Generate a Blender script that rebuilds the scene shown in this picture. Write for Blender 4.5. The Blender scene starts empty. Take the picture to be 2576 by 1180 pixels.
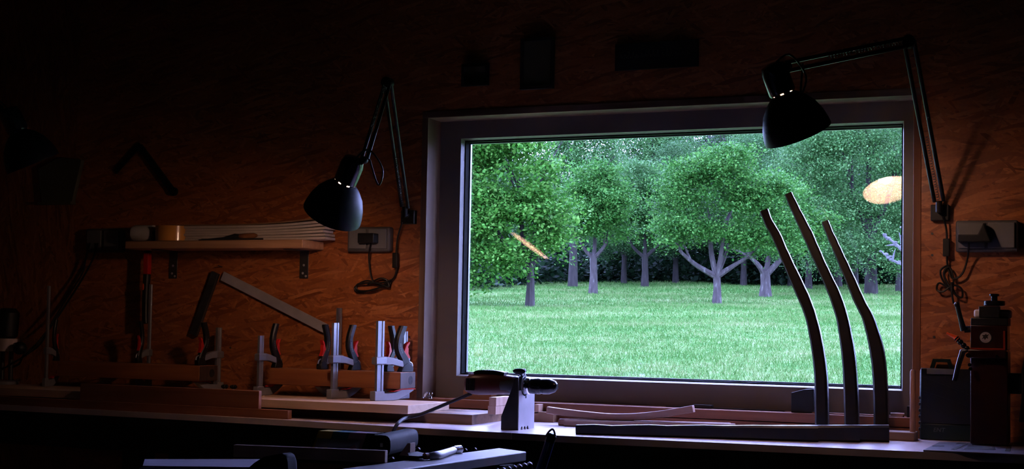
import bpy, bmesh, math, random
import numpy as np
from mathutils import Vector, Matrix
S = bpy.context.scene
COL = S.collection
random.seed(7)
RNG = np.random.default_rng(7)

# ------------------------------------------------------------------ camera
FPX, YAW, PITCH, ROLL, SHIFT, CZ, CD = 3571.3, .4098, .047, .0184, 67.1, 1.2911, 5.0
def _cam():
    fw = np.array([-math.sin(YAW)*math.cos(PITCH), math.cos(YAW)*math.cos(PITCH), math.sin(PITCH)])
    r = np.array([math.cos(YAW), math.sin(YAW), 0.0]); u = np.cross(r, fw)
    c, s = math.cos(ROLL), math.sin(ROLL)
    return c*r+s*u, -s*r+c*u, fw
CR, CU, CF = _cam()
CC = np.array([0.0, -CD, CZ])
cam_data = bpy.data.cameras.new('camera'); cam = bpy.data.objects.new('camera', cam_data); COL.objects.link(cam)
cam_data.sensor_fit = 'HORIZONTAL'; cam_data.sensor_width = 36.0
cam_data.lens = 36.0*FPX/2576.0; cam_data.shift_y = SHIFT/2576.0
cam_data.clip_start = .05; cam_data.clip_end = 400
cam.matrix_world = Matrix(((CR[0], CU[0], -CF[0], CC[0]), (CR[1], CU[1], -CF[1], CC[1]), (CR[2], CU[2], -CF[2], CC[2]), (0, 0, 0, 1)))
S.camera = cam
def ray(px, py): return CF+(px-1288)/FPX*CR-(py-590-SHIFT)/FPX*CU
def onY(px, py, y):
    d = ray(px, py); p = CC+d*(y-CC[1])/d[1]; return Vector(p)
def onZ(px, py, z):
    d = ray(px, py); p = CC+d*(z-CC[2])/d[2]; return Vector(p)

# ------------------------------------------------------------------ world and exposure
W = bpy.data.worlds.new('overcast_sky'); S.world = W; W.use_nodes = True
wn, wl = W.node_tree.nodes, W.node_tree.links
bg = wn['Background']
tc = wn.new('ShaderNodeTexCoord'); sp = wn.new('ShaderNodeSeparateXYZ'); rp = wn.new('ShaderNodeValToRGB')
wl.new(tc.outputs['Generated'], sp.inputs[0]); wl.new(sp.outputs['Z'], rp.inputs[0]); wl.new(rp.outputs[0], bg.inputs[0])
rp.color_ramp.elements[0].position = 0.0; rp.color_ramp.elements[0].color = (.40, .46, 1.08, 1)
rp.color_ramp.elements[1].position = .9; rp.color_ramp.elements[1].color = (.42, .48, 1.13, 1)
bg.inputs[1].default_value = 21.0
vs = S.view_settings
S.display_settings.display_device = 'sRGB'
vs.view_transform = 'Standard'; vs.look = 'None'; vs.exposure = 0.0; vs.gamma = 1.0; vs.use_curve_mapping = False
S.cycles.transparent_max_bounces = 24; S.cycles.max_bounces = 10; S.cycles.diffuse_bounces = 2; S.cycles.sample_clamp_indirect = 40.0

# ------------------------------------------------------------------ materials
def new_mat(name):
    m = bpy.data.materials.new(name); m.use_nodes = True
    return m, m.node_tree.nodes, m.node_tree.links, m.node_tree.nodes['Principled BSDF']
def plain(name, col, rough=.5, metal=0.0, spec=.5, noise=0.0, nscale=40, bump=0.0, coat=0.0, rvar=.06):
    m, n, l, b = new_mat(name)
    b.inputs['Base Color'].default_value = (*col, 1); b.inputs['Roughness'].default_value = rough
    b.inputs['Metallic'].default_value = metal; b.inputs['Specular IOR Level'].default_value = spec
    b.inputs['Coat Weight'].default_value = coat
    t = n.new('ShaderNodeTexCoord'); z = n.new('ShaderNodeTexNoise'); z.inputs['Scale'].default_value = nscale; z.inputs['Detail'].default_value = 5
    l.new(t.outputs['Object'], z.inputs['Vector'])
    if noise > 0:
        mx = n.new('ShaderNodeMix'); mx.data_type = 'RGBA'
        mx.inputs['A'].default_value = (*[c*(1-noise) for c in col], 1); mx.inputs['B'].default_value = (*[min(1, c*(1+noise)) for c in col], 1)
        l.new(z.outputs['Fac'], mx.inputs['Factor']); l.new(mx.outputs['Result'], b.inputs['Base Color'])
    rr = n.new('ShaderNodeMapRange'); rr.inputs['To Min'].default_value = max(0, rough-rvar); rr.inputs['To Max'].default_value = min(1, rough+rvar)
    l.new(z.outputs['Fac'], rr.inputs['Value']); l.new(rr.outputs['Result'], b.inputs['Roughness'])
    if bump > 0:
        bp = n.new('ShaderNodeBump'); bp.inputs['Strength'].default_value = bump; bp.inputs['Distance'].default_value = .002
        l.new(z.outputs['Fac'], bp.inputs['Height']); l.new(bp.outputs['Normal'], b.inputs['Normal'])
    return m
def wood(name, c1, c2, axis='x', rough=.55, scale=1.0, dark=None, spec=.4, bump=.25):
    """stretched noise grain running along one axis, with darker streaks"""
    m, n, l, b = new_mat(name)
    t = n.new('ShaderNodeTexCoord'); mp = n.new('ShaderNodeMapping')
    k = {'x': (2.2, 34, 34), 'y': (34, 2.2, 34), 'z': (34, 34, 2.2)}[axis]
    mp.inputs['Scale'].default_value = [a*scale for a in k]
    l.new(t.outputs['Object'], mp.inputs['Vector'])
    z = n.new('ShaderNodeTexNoise'); z.inputs['Scale'].default_value = 1; z.inputs['Detail'].default_value = 7; z.inputs['Distortion'].default_value = .8
    l.new(mp.outputs[0], z.inputs['Vector'])
    r = n.new('ShaderNodeValToRGB'); e = r.color_ramp.elements
    e[0].position = .3; e[0].color = (*c1, 1); e[1].position = .7; e[1].color = (*c2, 1)
    l.new(z.outputs['Fac'], r.inputs[0])
    out = r.outputs[0]
    if dark:
        mp2 = n.new('ShaderNodeMapping'); mp2.inputs['Scale'].default_value = [a*scale*.28 for a in k]; mp2.inputs['Location'].default_value = (3.1, 1.7, .4)
        l.new(t.outputs['Object'], mp2.inputs['Vector'])
        z2 = n.new('ShaderNodeTexNoise'); z2.inputs['Scale'].default_value = 1; z2.inputs['Detail'].default_value = 4
        l.new(mp2.outputs[0], z2.inputs['Vector'])
        r2 = n.new('ShaderNodeValToRGB'); r2.color_ramp.elements[0].position = .5; r2.color_ramp.elements[0].color = (0, 0, 0, 1); r2.color_ramp.elements[1].position = .62
        l.new(z2.outputs['Fac'], r2.inputs[0])
        mx = n.new('ShaderNodeMix'); mx.data_type = 'RGBA'; l.new(r2.outputs[0], mx.inputs['Factor']); l.new(out, mx.inputs['A']); mx.inputs['B'].default_value = (*dark, 1)
        out = mx.outputs['Result']
    l.new(out, b.inputs['Base Color'])
    b.inputs['Roughness'].default_value = rough; b.inputs['Specular IOR Level'].default_value = spec
    bp = n.new('ShaderNodeBump'); bp.inputs['Strength'].default_value = bump; bp.inputs['Distance'].default_value = .001
    l.new(z.outputs['Fac'], bp.inputs['Height']); l.new(bp.outputs['Normal'], b.inputs['Normal'])
    return m
def osb(name, vertical=False, tint=1.0, cols=((.22, .058, .013), (.36, .105, .026), (.43, .13, .034), (.56, .20, .062))):
    """oriented strand board: layers of stretched cells at several angles, each cell its own tone"""
    m, n, l, b = new_mat(name)
    t = n.new('ShaderNodeTexCoord')
    wob = n.new('ShaderNodeTexNoise'); wob.inputs['Scale'].default_value = 5; l.new(t.outputs['Object'], wob.inputs['Vector'])
    wadd = n.new('ShaderNodeMix'); wadd.data_type = 'RGBA'; wadd.blend_type = 'ADD'; wadd.inputs['Factor'].default_value = .035
    l.new(t.outputs['Object'], wadd.inputs['A']); l.new(wob.outputs['Color'], wadd.inputs['B'])
    prev = None; hprev = None
    base = 90 if vertical else 0
    for i, (ang, sx, sz, keep) in enumerate(((4, 8, 62, 0), (-22, 9, 75, .5), (28, 9, 80, .55), (60, 12, 90, .8), (-8, 8, 80, .5), (-44, 13, 90, .82), (12, 9, 85, .6))):
        mp = n.new('ShaderNodeMapping'); mp.vector_type = 'TEXTURE' if False else 'POINT'
        ro = n.new('ShaderNodeVectorRotate'); ro.rotation_type = 'Y_AXIS'; ro.inputs['Angle'].default_value = math.radians(ang+base)
        l.new(wadd.outputs['Result'], ro.inputs['Vector']); l.new(ro.outputs[0], mp.inputs['Vector'])
        mp.inputs['Scale'].default_value = (sx, 6, sz); mp.inputs['Location'].default_value = (i*3.7, i*1.3, i*5.1)
        v = n.new('ShaderNodeTexVoronoi'); v.feature = 'F1'; v.inputs['Scale'].default_value = 1.0; l.new(mp.outputs[0], v.inputs['Vector'])
        sep = n.new('ShaderNodeSeparateColor'); l.new(v.outputs['Color'], sep.inputs[0])
        r = n.new('ShaderNodeValToRGB'); e = r.color_ramp.elements
        e[0].position = 0; e[0].color = (*[c*tint for c in cols[0]], 1); e[1].position = 1; e[1].color = (*[c*tint for c in cols[3]], 1)
        a = e.new(.3); a.color = (*[c*tint for c in cols[1]], 1); a = e.new(.75); a.color = (*[c*tint for c in cols[2]], 1)
        l.new(sep.outputs[0], r.inputs[0])
        if prev is None: prev, hprev = r.outputs[0], sep.outputs[0]
        else:
            gt = n.new('ShaderNodeMath'); gt.operation = 'GREATER_THAN'; gt.inputs[1].default_value = keep; l.new(sep.outputs[1], gt.inputs[0])
            mx = n.new('ShaderNodeMix'); mx.data_type = 'RGBA'; l.new(gt.outputs[0], mx.inputs['Factor']); l.new(prev, mx.inputs['A']); l.new(r.outputs[0], mx.inputs['B'])
            mh = n.new('ShaderNodeMix'); l.new(gt.outputs[0], mh.inputs[0]); l.new(hprev, mh.inputs[2]); l.new(sep.outputs[2], mh.inputs[3])
            prev, hprev = mx.outputs['Result'], mh.outputs[0]
    g = n.new('ShaderNodeTexNoise'); g.inputs['Scale'].default_value = 90; g.inputs['Detail'].default_value = 4; l.new(t.outputs['Object'], g.inputs['Vector'])
    mr = n.new('ShaderNodeMapRange'); mr.inputs['To Min'].default_value = .7; mr.inputs['To Max'].default_value = 1.25; l.new(g.outputs['Fac'], mr.inputs['Value'])
    mu = n.new('ShaderNodeMix'); mu.data_type = 'RGBA'; mu.blend_type = 'MULTIPLY'; mu.inputs['Factor'].default_value = 1; l.new(prev, mu.inputs['A']); l.new(mr.outputs[0], mu.inputs['B'])
    l.new(mu.outputs['Result'], b.inputs['Base Color'])
    rm = n.new('ShaderNodeMapRange'); rm.inputs['To Min'].default_value = .30; rm.inputs['To Max'].default_value = .6; b.inputs['Specular IOR Level'].default_value = .7; l.new(hprev, rm.inputs['Value']); l.new(rm.outputs[0], b.inputs['Roughness'])
    bp = n.new('ShaderNodeBump'); bp.inputs['Strength'].default_value = .5; bp.inputs['Distance'].default_value = .0025; l.new(hprev, bp.inputs['Height']); l.new(bp.outputs['Normal'], b.inputs['Normal'])
    return m
def glass_mat():
    m, n, l, b = new_mat('window_glass'); n.remove(b)
    out = n['Material Output']
    tr = n.new('ShaderNodeBsdfTransparent'); tr.inputs[0].default_value = (.985, .99, .985, 1)
    gl = n.new('ShaderNodeBsdfGlossy'); gl.inputs['Roughness'].default_value = 0.0; gl.inputs[0].default_value = (1, 1, 1, 1)
    ge = n.new('ShaderNodeNewGeometry'); dt = n.new('ShaderNodeVectorMath'); dt.operation = 'DOT_PRODUCT'
    l.new(ge.outputs['Incoming'], dt.inputs[0]); l.new(ge.outputs['Normal'], dt.inputs[1])
    ab = n.new('ShaderNodeMath'); ab.operation = 'ABSOLUTE'; l.new(dt.outputs['Value'], ab.inputs[0])
    om = n.new('ShaderNodeMath'); om.operation = 'SUBTRACT'; om.inputs[0].default_value = 1; l.new(ab.outputs[0], om.inputs[1])
    pw = n.new('ShaderNodeMath'); pw.operation = 'POWER'; pw.inputs[1].default_value = 5; l.new(om.outputs[0], pw.inputs[0])
    ma = n.new('ShaderNodeMath'); ma.operation = 'MULTIPLY_ADD'; ma.inputs[1].default_value = .92; ma.inputs[2].default_value = .08; l.new(pw.outputs[0], ma.inputs[0])
    nb = n.new('ShaderNodeMath'); nb.operation = 'SUBTRACT'; nb.inputs[0].default_value = 1; l.new(ge.outputs['Backfacing'], nb.inputs[1]); mb = n.new('ShaderNodeMath'); mb.operation = 'MULTIPLY'; l.new(ma.outputs[0], mb.inputs[0]); l.new(nb.outputs[0], mb.inputs[1]); ma = mb   # both faces of a pane counted at the face the ray enters by
    mx = n.new('ShaderNodeMixShader'); l.new(ma.outputs[0], mx.inputs[0]); l.new(tr.outputs[0], mx.inputs[1]); l.new(gl.outputs[0], mx.inputs[2]); l.new(mx.outputs[0], out.inputs[0])
    return m
def emit(name, col, strength):
    m, n, l, b = new_mat(name)
    b.inputs['Base Color'].default_value = (.8, .8, .8, 1); b.inputs['Emission Color'].default_value = (*col, 1); b.inputs['Emission Strength'].default_value = strength
    return m
def leaf_mat(name, dark, mid, light, trans=.35):
    dark, mid, light = [[c*.41 for c in q] for q in (dark, mid, light)]
    m, n, l, b = new_mat(name)
    ge = n.new('ShaderNodeNewGeometry'); r = n.new('ShaderNodeValToRGB'); e = r.color_ramp.elements
    e[0].color = (*dark, 1); e[1].color = (*light, 1); a = e.new(.55); a.color = (*mid, 1)
    l.new(ge.outputs['Random Per Island'], r.inputs[0]); l.new(r.outputs[0], b.inputs['Base Color'])
    b.inputs['Roughness'].default_value = .55; b.inputs['Specular IOR Level'].default_value = .10
    tl = n.new('ShaderNodeBsdfTranslucent'); l.new(r.outputs[0], tl.inputs[0])
    mx = n.new('ShaderNodeMixShader'); mx.inputs[0].default_value = trans; l.new(b.outputs[0], mx.inputs[1]); l.new(tl.outputs[0], mx.inputs[2]); l.new(mx.outputs[0], n['Material Output'].inputs[0])
    return m
def bark_mat(name, c1, c2, lichen):
    c1, c2, lichen = [[c*.30 for c in q] for q in (c1, c2, lichen)]
    m, n, l, b = new_mat(name)
    t = n.new('ShaderNodeTexCoord'); mp = n.new('ShaderNodeMapping'); mp.inputs['Scale'].default_value = (14, 14, 4); l.new(t.outputs['Object'], mp.inputs['Vector'])
    z = n.new('ShaderNodeTexNoise'); z.inputs['Detail'].default_value = 6; z.inputs['Scale'].default_value = 1; l.new(mp.outputs[0], z.inputs['Vector'])
    r = n.new('ShaderNodeValToRGB'); e = r.color_ramp.elements; e[0].position = .3; e[0].color = (*c1, 1); e[1].position = .6; e[1].color = (*c2, 1)
    a = e.new(.72); a.color = (*lichen, 1)
    l.new(z.outputs['Fac'], r.inputs[0]); l.new(r.outputs[0], b.inputs['Base Color']); b.inputs['Roughness'].default_value = .9
    bp = n.new('ShaderNodeBump'); bp.inputs['Strength'].default_value = .7; bp.inputs['Distance'].default_value = .02; l.new(z.outputs['Fac'], bp.inputs['Height']); l.new(bp.outputs['Normal'], b.inputs['Normal'])
    return m
def grass_mat(name, blade=False):
    m, n, l, b = new_mat(name)
    t = n.new('ShaderNodeTexCoord')
    z1 = n.new('ShaderNodeTexNoise'); z1.inputs['Scale'].default_value = .55; z1.inputs['Detail'].default_value = 6; z1.inputs['Roughness'].default_value = .65; l.new(t.outputs['Object'], z1.inputs['Vector'])
    z2 = n.new('ShaderNodeTexNoise'); z2.inputs['Scale'].default_value = 6; z2.inputs['Detail'].default_value = 5; l.new(t.outputs['Object'], z2.inputs['Vector'])
    ad = n.new('ShaderNodeMath'); ad.operation = 'MULTIPLY_ADD'; ad.inputs[1].default_value = .45; l.new(z2.outputs['Fac'], ad.inputs[0])
    sc = n.new('ShaderNodeMath'); sc.operation = 'MULTIPLY'; sc.inputs[1].default_value = .6; l.new(z1.outputs['Fac'], sc.inputs[0]); l.new(sc.outputs[0], ad.inputs[2])
    src = ad.outputs[0]
    if blade:
        ge = n.new('ShaderNodeNewGeometry'); a2 = n.new('ShaderNodeMath'); a2.operation = 'MULTIPLY_ADD'; a2.inputs[1].default_value = .20; l.new(ge.outputs['Random Per Island'], a2.inputs[0])
        s2 = n.new('ShaderNodeMath'); s2.operation = 'SUBTRACT'; s2.inputs[1].default_value = .12; l.new(src, s2.inputs[0]); l.new(s2.outputs[0], a2.inputs[2]); src = a2.outputs[0]
    r = n.new('ShaderNodeValToRGB'); e = r.color_ramp.elements
    e[0].position = .30; e[0].color = (0.0194, 0.0783, 0.0117, 1); e[1].position = .74; e[1].color = (0.1720, 0.1907, 0.0844, 1)
    a = e.new(.46); a.color = (0.0464, 0.1297, 0.0245, 1); a = e.new(.58); a.color = (0.0992, 0.1677, 0.0492, 1)
    l.new(src, r.inputs[0]); l.new(r.outputs[0], b.inputs['Base Color']); b.inputs['Roughness'].default_value = .85; b.inputs['Specular IOR Level'].default_value = .04
    return m

M = {}
M['osb'] = osb('osb_board'); M['osb_v'] = osb('osb_board_upright', True, .9)
M['room'] = plain('dark_room_boards', (.018, .015, .013), .9, noise=.3, nscale=6)
M['floor'] = plain('dark_floor', (.03, .028, .026), .85, noise=.3, nscale=5)
M['lining'] = wood('lining_timber', (.20, .115, .07), (.33, .21, .13), 'z', .6, dark=(.12, .065, .04))
M['lining_x'] = wood('lining_timber_level', (.15, .085, .05), (.26, .165, .10), 'x', .6, dark=(.10, .05, .03))
M['edge'] = wood('lining_edge_timber', (.17, .06, .025), (.28, .10, .04), 'z', .6)
M['sillwood'] = wood('sill_board_timber', (.16, .05, .022), (.25, .09, .04), 'x', .55)
M['frame'] = plain('window_frame_grey_white', (.150, .128, .112), .42, noise=.06, nscale=8)
M['gasket'] = plain('black_rubber', (.005, .005, .005), .8, spec=.06)
M['spacer'] = plain('aluminium_spacer', (.16, .16, .19), .35, .6)
M['glass'] = glass_mat()
M['bench'] = plain('bench_board_grey', (.60, .50, .53), .30, noise=.04, nscale=60, bump=.0, spec=.5, rvar=.015)
M['benchdark'] = plain('bench_dark_timber', (.022, .019, .016), .8, noise=.3, nscale=10)
M['mdf'] = wood('planed_plank', (.46, .30, .20), (.58, .40, .28), 'x', .55)
M['mdf2'] = wood('brown_plank', (.20, .11, .065), (.33, .19, .11), 'x', .55, dark=(.10, .05, .03))
M['endgrain'] = wood('end_grain', (.42, .25, .18), (.55, .36, .27), 'z', .65)
M['beam'] = wood('beam_timber', (.20, .06, .02), (.34, .12, .04), 'x', .5, .7, dark=(.04, .014, .008))
M['beamend'] = wood('beam_end_grain', (.03, .016, .011), (.06, .03, .02), 'z', .6)
M['knot'] = plain('black_knot', (.006, .004, .003), .8)
M['boardc'] = wood('reddish_offcut', (.20, .065, .03), (.30, .11, .055), 'x', .5, .8, dark=(.06, .03, .015))
M['shelf'] = wood('shelf_pine', (.42, .21, .10), (.58, .32, .17), 'x', .55)
M['steel'] = plain('zinc_steel', (.27, .28, .32), .38, .6, noise=.1, nscale=60)
M['cast'] = plain('grey_cast_jaw', (.24, .235, .26), .5, .3, noise=.12, nscale=70)
M['black'] = plain('black_plastic', (.010, .010, .011), .45, spec=.4)
M['blackgloss'] = plain('black_gloss_plastic', (.008, .008, .009), .2, spec=.5)
M['lampblack'] = plain('black_enamel', (.005, .005, .006), .45, spec=.2)
M['lampwhite'] = plain('white_enamel', (.60, .57, .55), .5)
M['red'] = plain('red_plastic', (.55, .015, .010), .4)
M['orange'] = plain('orange_plastic', (.80, .10, .012), .4)
M['bulb'] = emit('lit_bulb_glass', (1.0, .57, .40), 122.0)
M['bulboff'] = plain('frosted_bulb', (.7, .7, .68), .3)
M['grey'] = plain('grey_plastic', (.10, .10, .105), .5, noise=.1)
M['grey2'] = plain('pale_grey_plastic', (.16, .16, .165), .5)
M['chrome'] = plain('chrome', (.75, .75, .78), .12, 1.0)
M['dsteel'] = plain('dark_steel', (.09, .085, .085), .45, .7, noise=.3, nscale=40)
M['brushed'] = plain('brushed_steel', (.44, .42, .45), .36, .15, noise=.25, nscale=18)
M['darkwood'] = wood('smoked_oak', (.005, .003, .0022), (.011, .0055, .004), 'z', .45, 1.0, spec=.5)
M['darkwood_x'] = wood('smoked_oak_level', (.005, .003, .0022), (.011, .0055, .004), 'x', .33, 1.0, spec=.5)
M['palewood'] = wood('steamed_beech', (.30, .15, .10), (.40, .23, .165), 'x', .5)
M['palewood2'] = wood('oiled_beech', (.26, .13, .085), (.38, .21, .14), 'x', .5)
M['dowel'] = wood('beech_dowel', (.26, .12, .07), (.36, .18, .11), 'z', .5)
M['slat'] = wood('painted_slat', (.50, .42, .36), (.60, .52, .46), 'x', .6)
M['paper'] = plain('white_paper', (.62, .58, .52), .8)
M['papdim'] = plain('dimmed_paper', (.11, .105, .06), .8)  # paper darkened, dim light put into its colour
M['tape'] = plain('yellow_tape', (.62, .27, .05), .25, coat=.3)
M['handlewood'] = wood('tool_handle_wood', (.20, .075, .03), (.32, .14, .06), 'x', .4)
M['machred'] = plain('machine_red', (.022, .0016, .0013), .35, noise=.1, coat=.2)
M['machwhite'] = plain('milky_plastic', (.55, .46, .42), .5)
M['green'] = plain('green_case_plastic', (.003, .016, .015), .4)
M['milky'] = plain('smoky_case_cover', (.012, .013, .018), .35)
M['blue'] = plain('blue_lacquer', (.016, .03, .18), .3)
M['plate'] = plain('blued_steel_plate', (.16, .15, .19), .4, .6, noise=.25, nscale=22)
M['white'] = plain('white_painted_handle', (.38, .36, .37), .35)
M['paint'] = plain('stained_white_board', (.42, .36, .42), .6, noise=.45, nscale=9)
M['teal'] = plain('teal_card', (.03, .18, .19), .5); M['ochre'] = plain('ochre_card', (.5, .36, .03), .5); M['mauve'] = plain('mauve_card', (.40, .23, .26), .5)
M['blackmatt'] = plain('matt_black_plastic', (.007, .007, .008), .7, spec=.12)
M['bag'] = plain('crumpled_bag', (.22, .24, .30), .25)
M['sign'] = plain('dark_sign_board', (.010, .010, .011), .6); M['signink'] = plain('dull_sign_paint', (.05, .05, .045), .6)
M['cord'] = plain('black_cord', (.009, .009, .009), .5); M['gcord'] = plain('grey_cord', (.025, .025, .032), .6, spec=.25)
M['shav'] = plain('pale_shavings', (.45, .33, .26), .7)
M['emblem'] = plain('pale_emblem', (.30, .26, .25), .5)

# ------------------------------------------------------------------ mesh builders
def spline(pts, n=6):
    P = [Vector(p) for p in pts]; out = []
    for i in range(len(P)-1):
        p0, p1, p2, p3 = P[max(i-1, 0)], P[i], P[i+1], P[min(i+2, len(P)-1)]
        for k in range(n):
            t = k/n
            out.append(.5*((2*p1)+(p2-p0)*t+(2*p0-5*p1+4*p2-p3)*t*t+(3*p1-p0-3*p2+p3)*t**3))
    out.append(P[-1]); return out
class MB:
    def __init__(s): s.bm = bmesh.new()
    def face(s, vs):
        try: return s.bm.faces.new(vs)
        except ValueError: return None
    def hexa(s, p):
        v = [s.bm.verts.new(q) for q in p]
        for f in ((3, 2, 1, 0), (4, 5, 6, 7), (0, 1, 5, 4), (1, 2, 6, 5), (2, 3, 7, 6), (3, 0, 4, 7)): s.face([v[i] for i in f])
        return s
    def box(s, x0, x1, y0, y1, z0, z1):
        return s.hexa(((x0, y0, z0), (x1, y0, z0), (x1, y1, z0), (x0, y1, z0), (x0, y0, z1), (x1, y0, z1), (x1, y1, z1), (x0, y1, z1)))
    def obox(s, c, ax, ay, az):
        """box at centre c with half-extent vectors"""
        c, ax, ay, az = Vector(c), Vector(ax), Vector(ay), Vector(az)
        return s.hexa([c-ax-ay-az, c+ax-ay-az, c+ax+ay-az, c-ax+ay-az, c-ax-ay+az, c+ax-ay+az, c+ax+ay+az, c-ax+ay+az])
    def prism(s, poly, axis, a0, a1):
        def q(p, a): return {'x': (a, p[0], p[1]), 'y': (p[0], a, p[1]), 'z': (p[0], p[1], a)}[axis]
        A = [s.bm.verts.new(q(p, a0)) for p in poly]; B = [s.bm.verts.new(q(p, a1)) for p in poly]; n = len(poly)
        s.face(A[::-1]); s.face(B)
        for i in range(n): s.face([A[i], A[(i+1) % n], B[(i+1) % n], B[i]])
        return s
    def rings(s, rings, cap=True, closed=False):
        V = [[s.bm.verts.new(p) for p in r] for r in rings]; n = len(V[0])
        for a, b in zip(V, V[1:]+([V[0]] if closed else [])):
            for i in range(n): s.face([a[i], a[(i+1) % n], b[(i+1) % n], b[i]])
        if cap and not closed: s.face(V[0][::-1]); s.face(V[-1])
        return s
    def tube(s, pts, r, n=8, sm=0):
        P = spline(pts, sm) if sm else [Vector(p) for p in pts]
        R = r if isinstance(r, (list, tuple)) else [r]*len(P)
        if len(R) != len(P): R = [R[0]+(R[-1]-R[0])*i/(len(P)-1) for i in range(len(P))]
        rg = []; up = None
        for i, p in enumerate(P):
            t = (P[min(i+1, len(P)-1)]-P[max(i-1, 0)])
            if t.length < 1e-9: t = Vector((0, 0, 1))
            t.normalize()
            if up is None: up = t.orthogonal()
            up = up-t*up.dot(t)
            if up.length < 1e-6: up = t.orthogonal()
            up.normalize(); w = t.cross(up)
            rg.append([p+(up*math.cos(2*math.pi*k/n)+w*math.sin(2*math.pi*k/n))*R[i] for k in range(n)])
        return s.rings(rg)
    def lathe(s, prof, o, ax, n=24, cap=False):
        o, ax = Vector(o), Vector(ax).normalized(); u = ax.orthogonal().normalized(); w = ax.cross(u)
        rg = [[o+ax*h+(u*math.cos(2*math.pi*k/n)+w*math.sin(2*math.pi*k/n))*max(r, 1e-4) for k in range(n)] for r, h in prof]
        return s.rings(rg, cap)
    def cyl(s, a, b, r, n=16, r2=None):
        a, b = Vector(a), Vector(b); return s.lathe(((r, 0), (r if r2 is None else r2, (b-a).length)), a, b-a, n, True)
    def sweep(s, path, half_w, half_d, wdir, ddir=None, ch=.25):
        """chamfered rectangular section along a path; half_w, half_d per point"""
        P = [Vector(p) for p in path]; rg = []
        for i, p in enumerate(P):
            w = Vector(wdir[i]) if isinstance(wdir, list) else Vector(wdir)
            t = (P[min(i+1, len(P)-1)]-P[max(i-1, 0)]).normalized(); w = (w-t*w.dot(t)).normalized(); d = t.cross(w)
            a, b = half_w[i], half_d[i]; c = ch*min(a, b)
            rg.append([p+w*x+d*y for x, y in ((-a+c, -b), (a-c, -b), (a, -b+c), (a, b-c), (a-c, b), (-a+c, b), (-a, b-c), (-a, -b+c))])
        return s.rings(rg)
    def ball(s, c, r, sz=(1, 1, 1), u=14, v=9):
        rg = []
        for i in range(1, v):
            a = math.pi*i/v
            rg.append([Vector(c)+Vector((r*sz[0]*math.sin(a)*math.cos(2*math.pi*k/u), r*sz[1]*math.sin(a)*math.sin(2*math.pi*k/u), -r*sz[2]*math.cos(a))) for k in range(u)])
        return s.rings(rg)
def obj(name, mb, mat, parent=None, local=False, bev=0.0, origin=None, angle=35, seg=2):
    bm = mb.bm; bmesh.ops.recalc_face_normals(bm, faces=bm.faces)
    me = bpy.data.meshes.new(name); o = bpy.data.objects.new(name, me); COL.objects.link(o)
    if parent is not None:
        o.parent = parent
        if not local:
            w = parent.location.copy(); q = parent.parent
            while q is not None: w += q.location; q = q.parent
            bmesh.ops.translate(bm, verts=bm.verts, vec=-w)
    elif not local:
        if origin is None:
            co = [v.co for v in bm.verts]; lo = Vector([min(c[i] for c in co) for i in range(3)]); hi = Vector([max(c[i] for c in co) for i in range(3)])
            origin = Vector(((lo.x+hi.x)/2, (lo.y+hi.y)/2, lo.z))
        origin = Vector(origin); bmesh.ops.translate(bm, verts=bm.verts, vec=-origin); o.location = origin
    bm.to_mesh(me); bm.free()
    for q in (mat if isinstance(mat, (list, tuple)) else [mat]): me.materials.append(q)
    me.polygons.foreach_set('use_smooth', [True]*len(me.polygons)); me.set_sharp_from_angle(angle=math.radians(angle))
    if bev: md = o.modifiers.new('bevel', 'BEVEL'); md.width = bev; md.segments = seg; md.limit_method = 'ANGLE'; md.angle_limit = math.radians(40)
    return o
def tag(o, label=None, cat=None, group=None, kind=None):
    if label: o['label'] = label
    if cat: o['category'] = cat
    if group: o['group'] = group
    if kind: o['kind'] = kind
    return o
def thing(name, loc, label, cat, group=None, rz=0.0):
    o = bpy.data.objects.new(name, None); COL.objects.link(o); o.location = Vector(loc); o.rotation_euler.z = rz; o.empty_display_size = .05
    return tag(o, label, cat, group)
def struct(name, mb, mat, **k):
    o = obj(name, mb, mat, **k); o['kind'] = 'structure'; return o
def copy_tree(o, parent=None):
    c = o.copy(); COL.objects.link(c); c.parent = parent
    for ch in list(o.children): copy_tree(ch, c)
    return c

# ------------------------------------------------------------------ room shell
ZB = .9414                                    # bench top
XL, XR, ZT, OBT = -2.544, -.675, 2.1166, 1.010    # clear opening of the window lining
LT = .026                                     # lining thickness
X0, X1, YB, H = -5.6, 1.4, -7.2, 3.0
w = MB(); a, b_, c, d = XL-LT, XR+LT, .93, ZT+LT
w.box(-4.30, a, 0, .32, 0, H); w.box(b_, X1, 0, .32, 0, H); w.box(a, b_, 0, .32, d, H); w.box(a, b_, 0, .32, 0, c)
struct('wall_back', w, M['osb'], origin=(0, 0, 0))
struct('wall_back_panel', MB().box(X0, -4.302, 0, .32, 0, H), M['osb_v'], origin=(0, 0, 0))
struct('wall_left', MB().box(X0-.15, X0, YB, .32, 0, H), M['osb_v'], origin=(0, 0, 0))
struct('wall_right', MB().box(X1, X1+.15, YB, .32, 0, H), M['room'], origin=(0, 0, 0))
struct('wall_front', MB().box(X0-.15, X1+.15, YB-.15, YB, 0, H), M['room'], origin=(0, 0, 0))
struct('floor', MB().box(X0-.15, X1+.15, YB-.15, .32, -.1, 0), M['floor'], origin=(0, 0, 0))
struct('ceiling', MB().box(X0-.15, X1+.15, YB-.15, .32, H, H+.12), M['room'], origin=(0, 0, 0))
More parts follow.
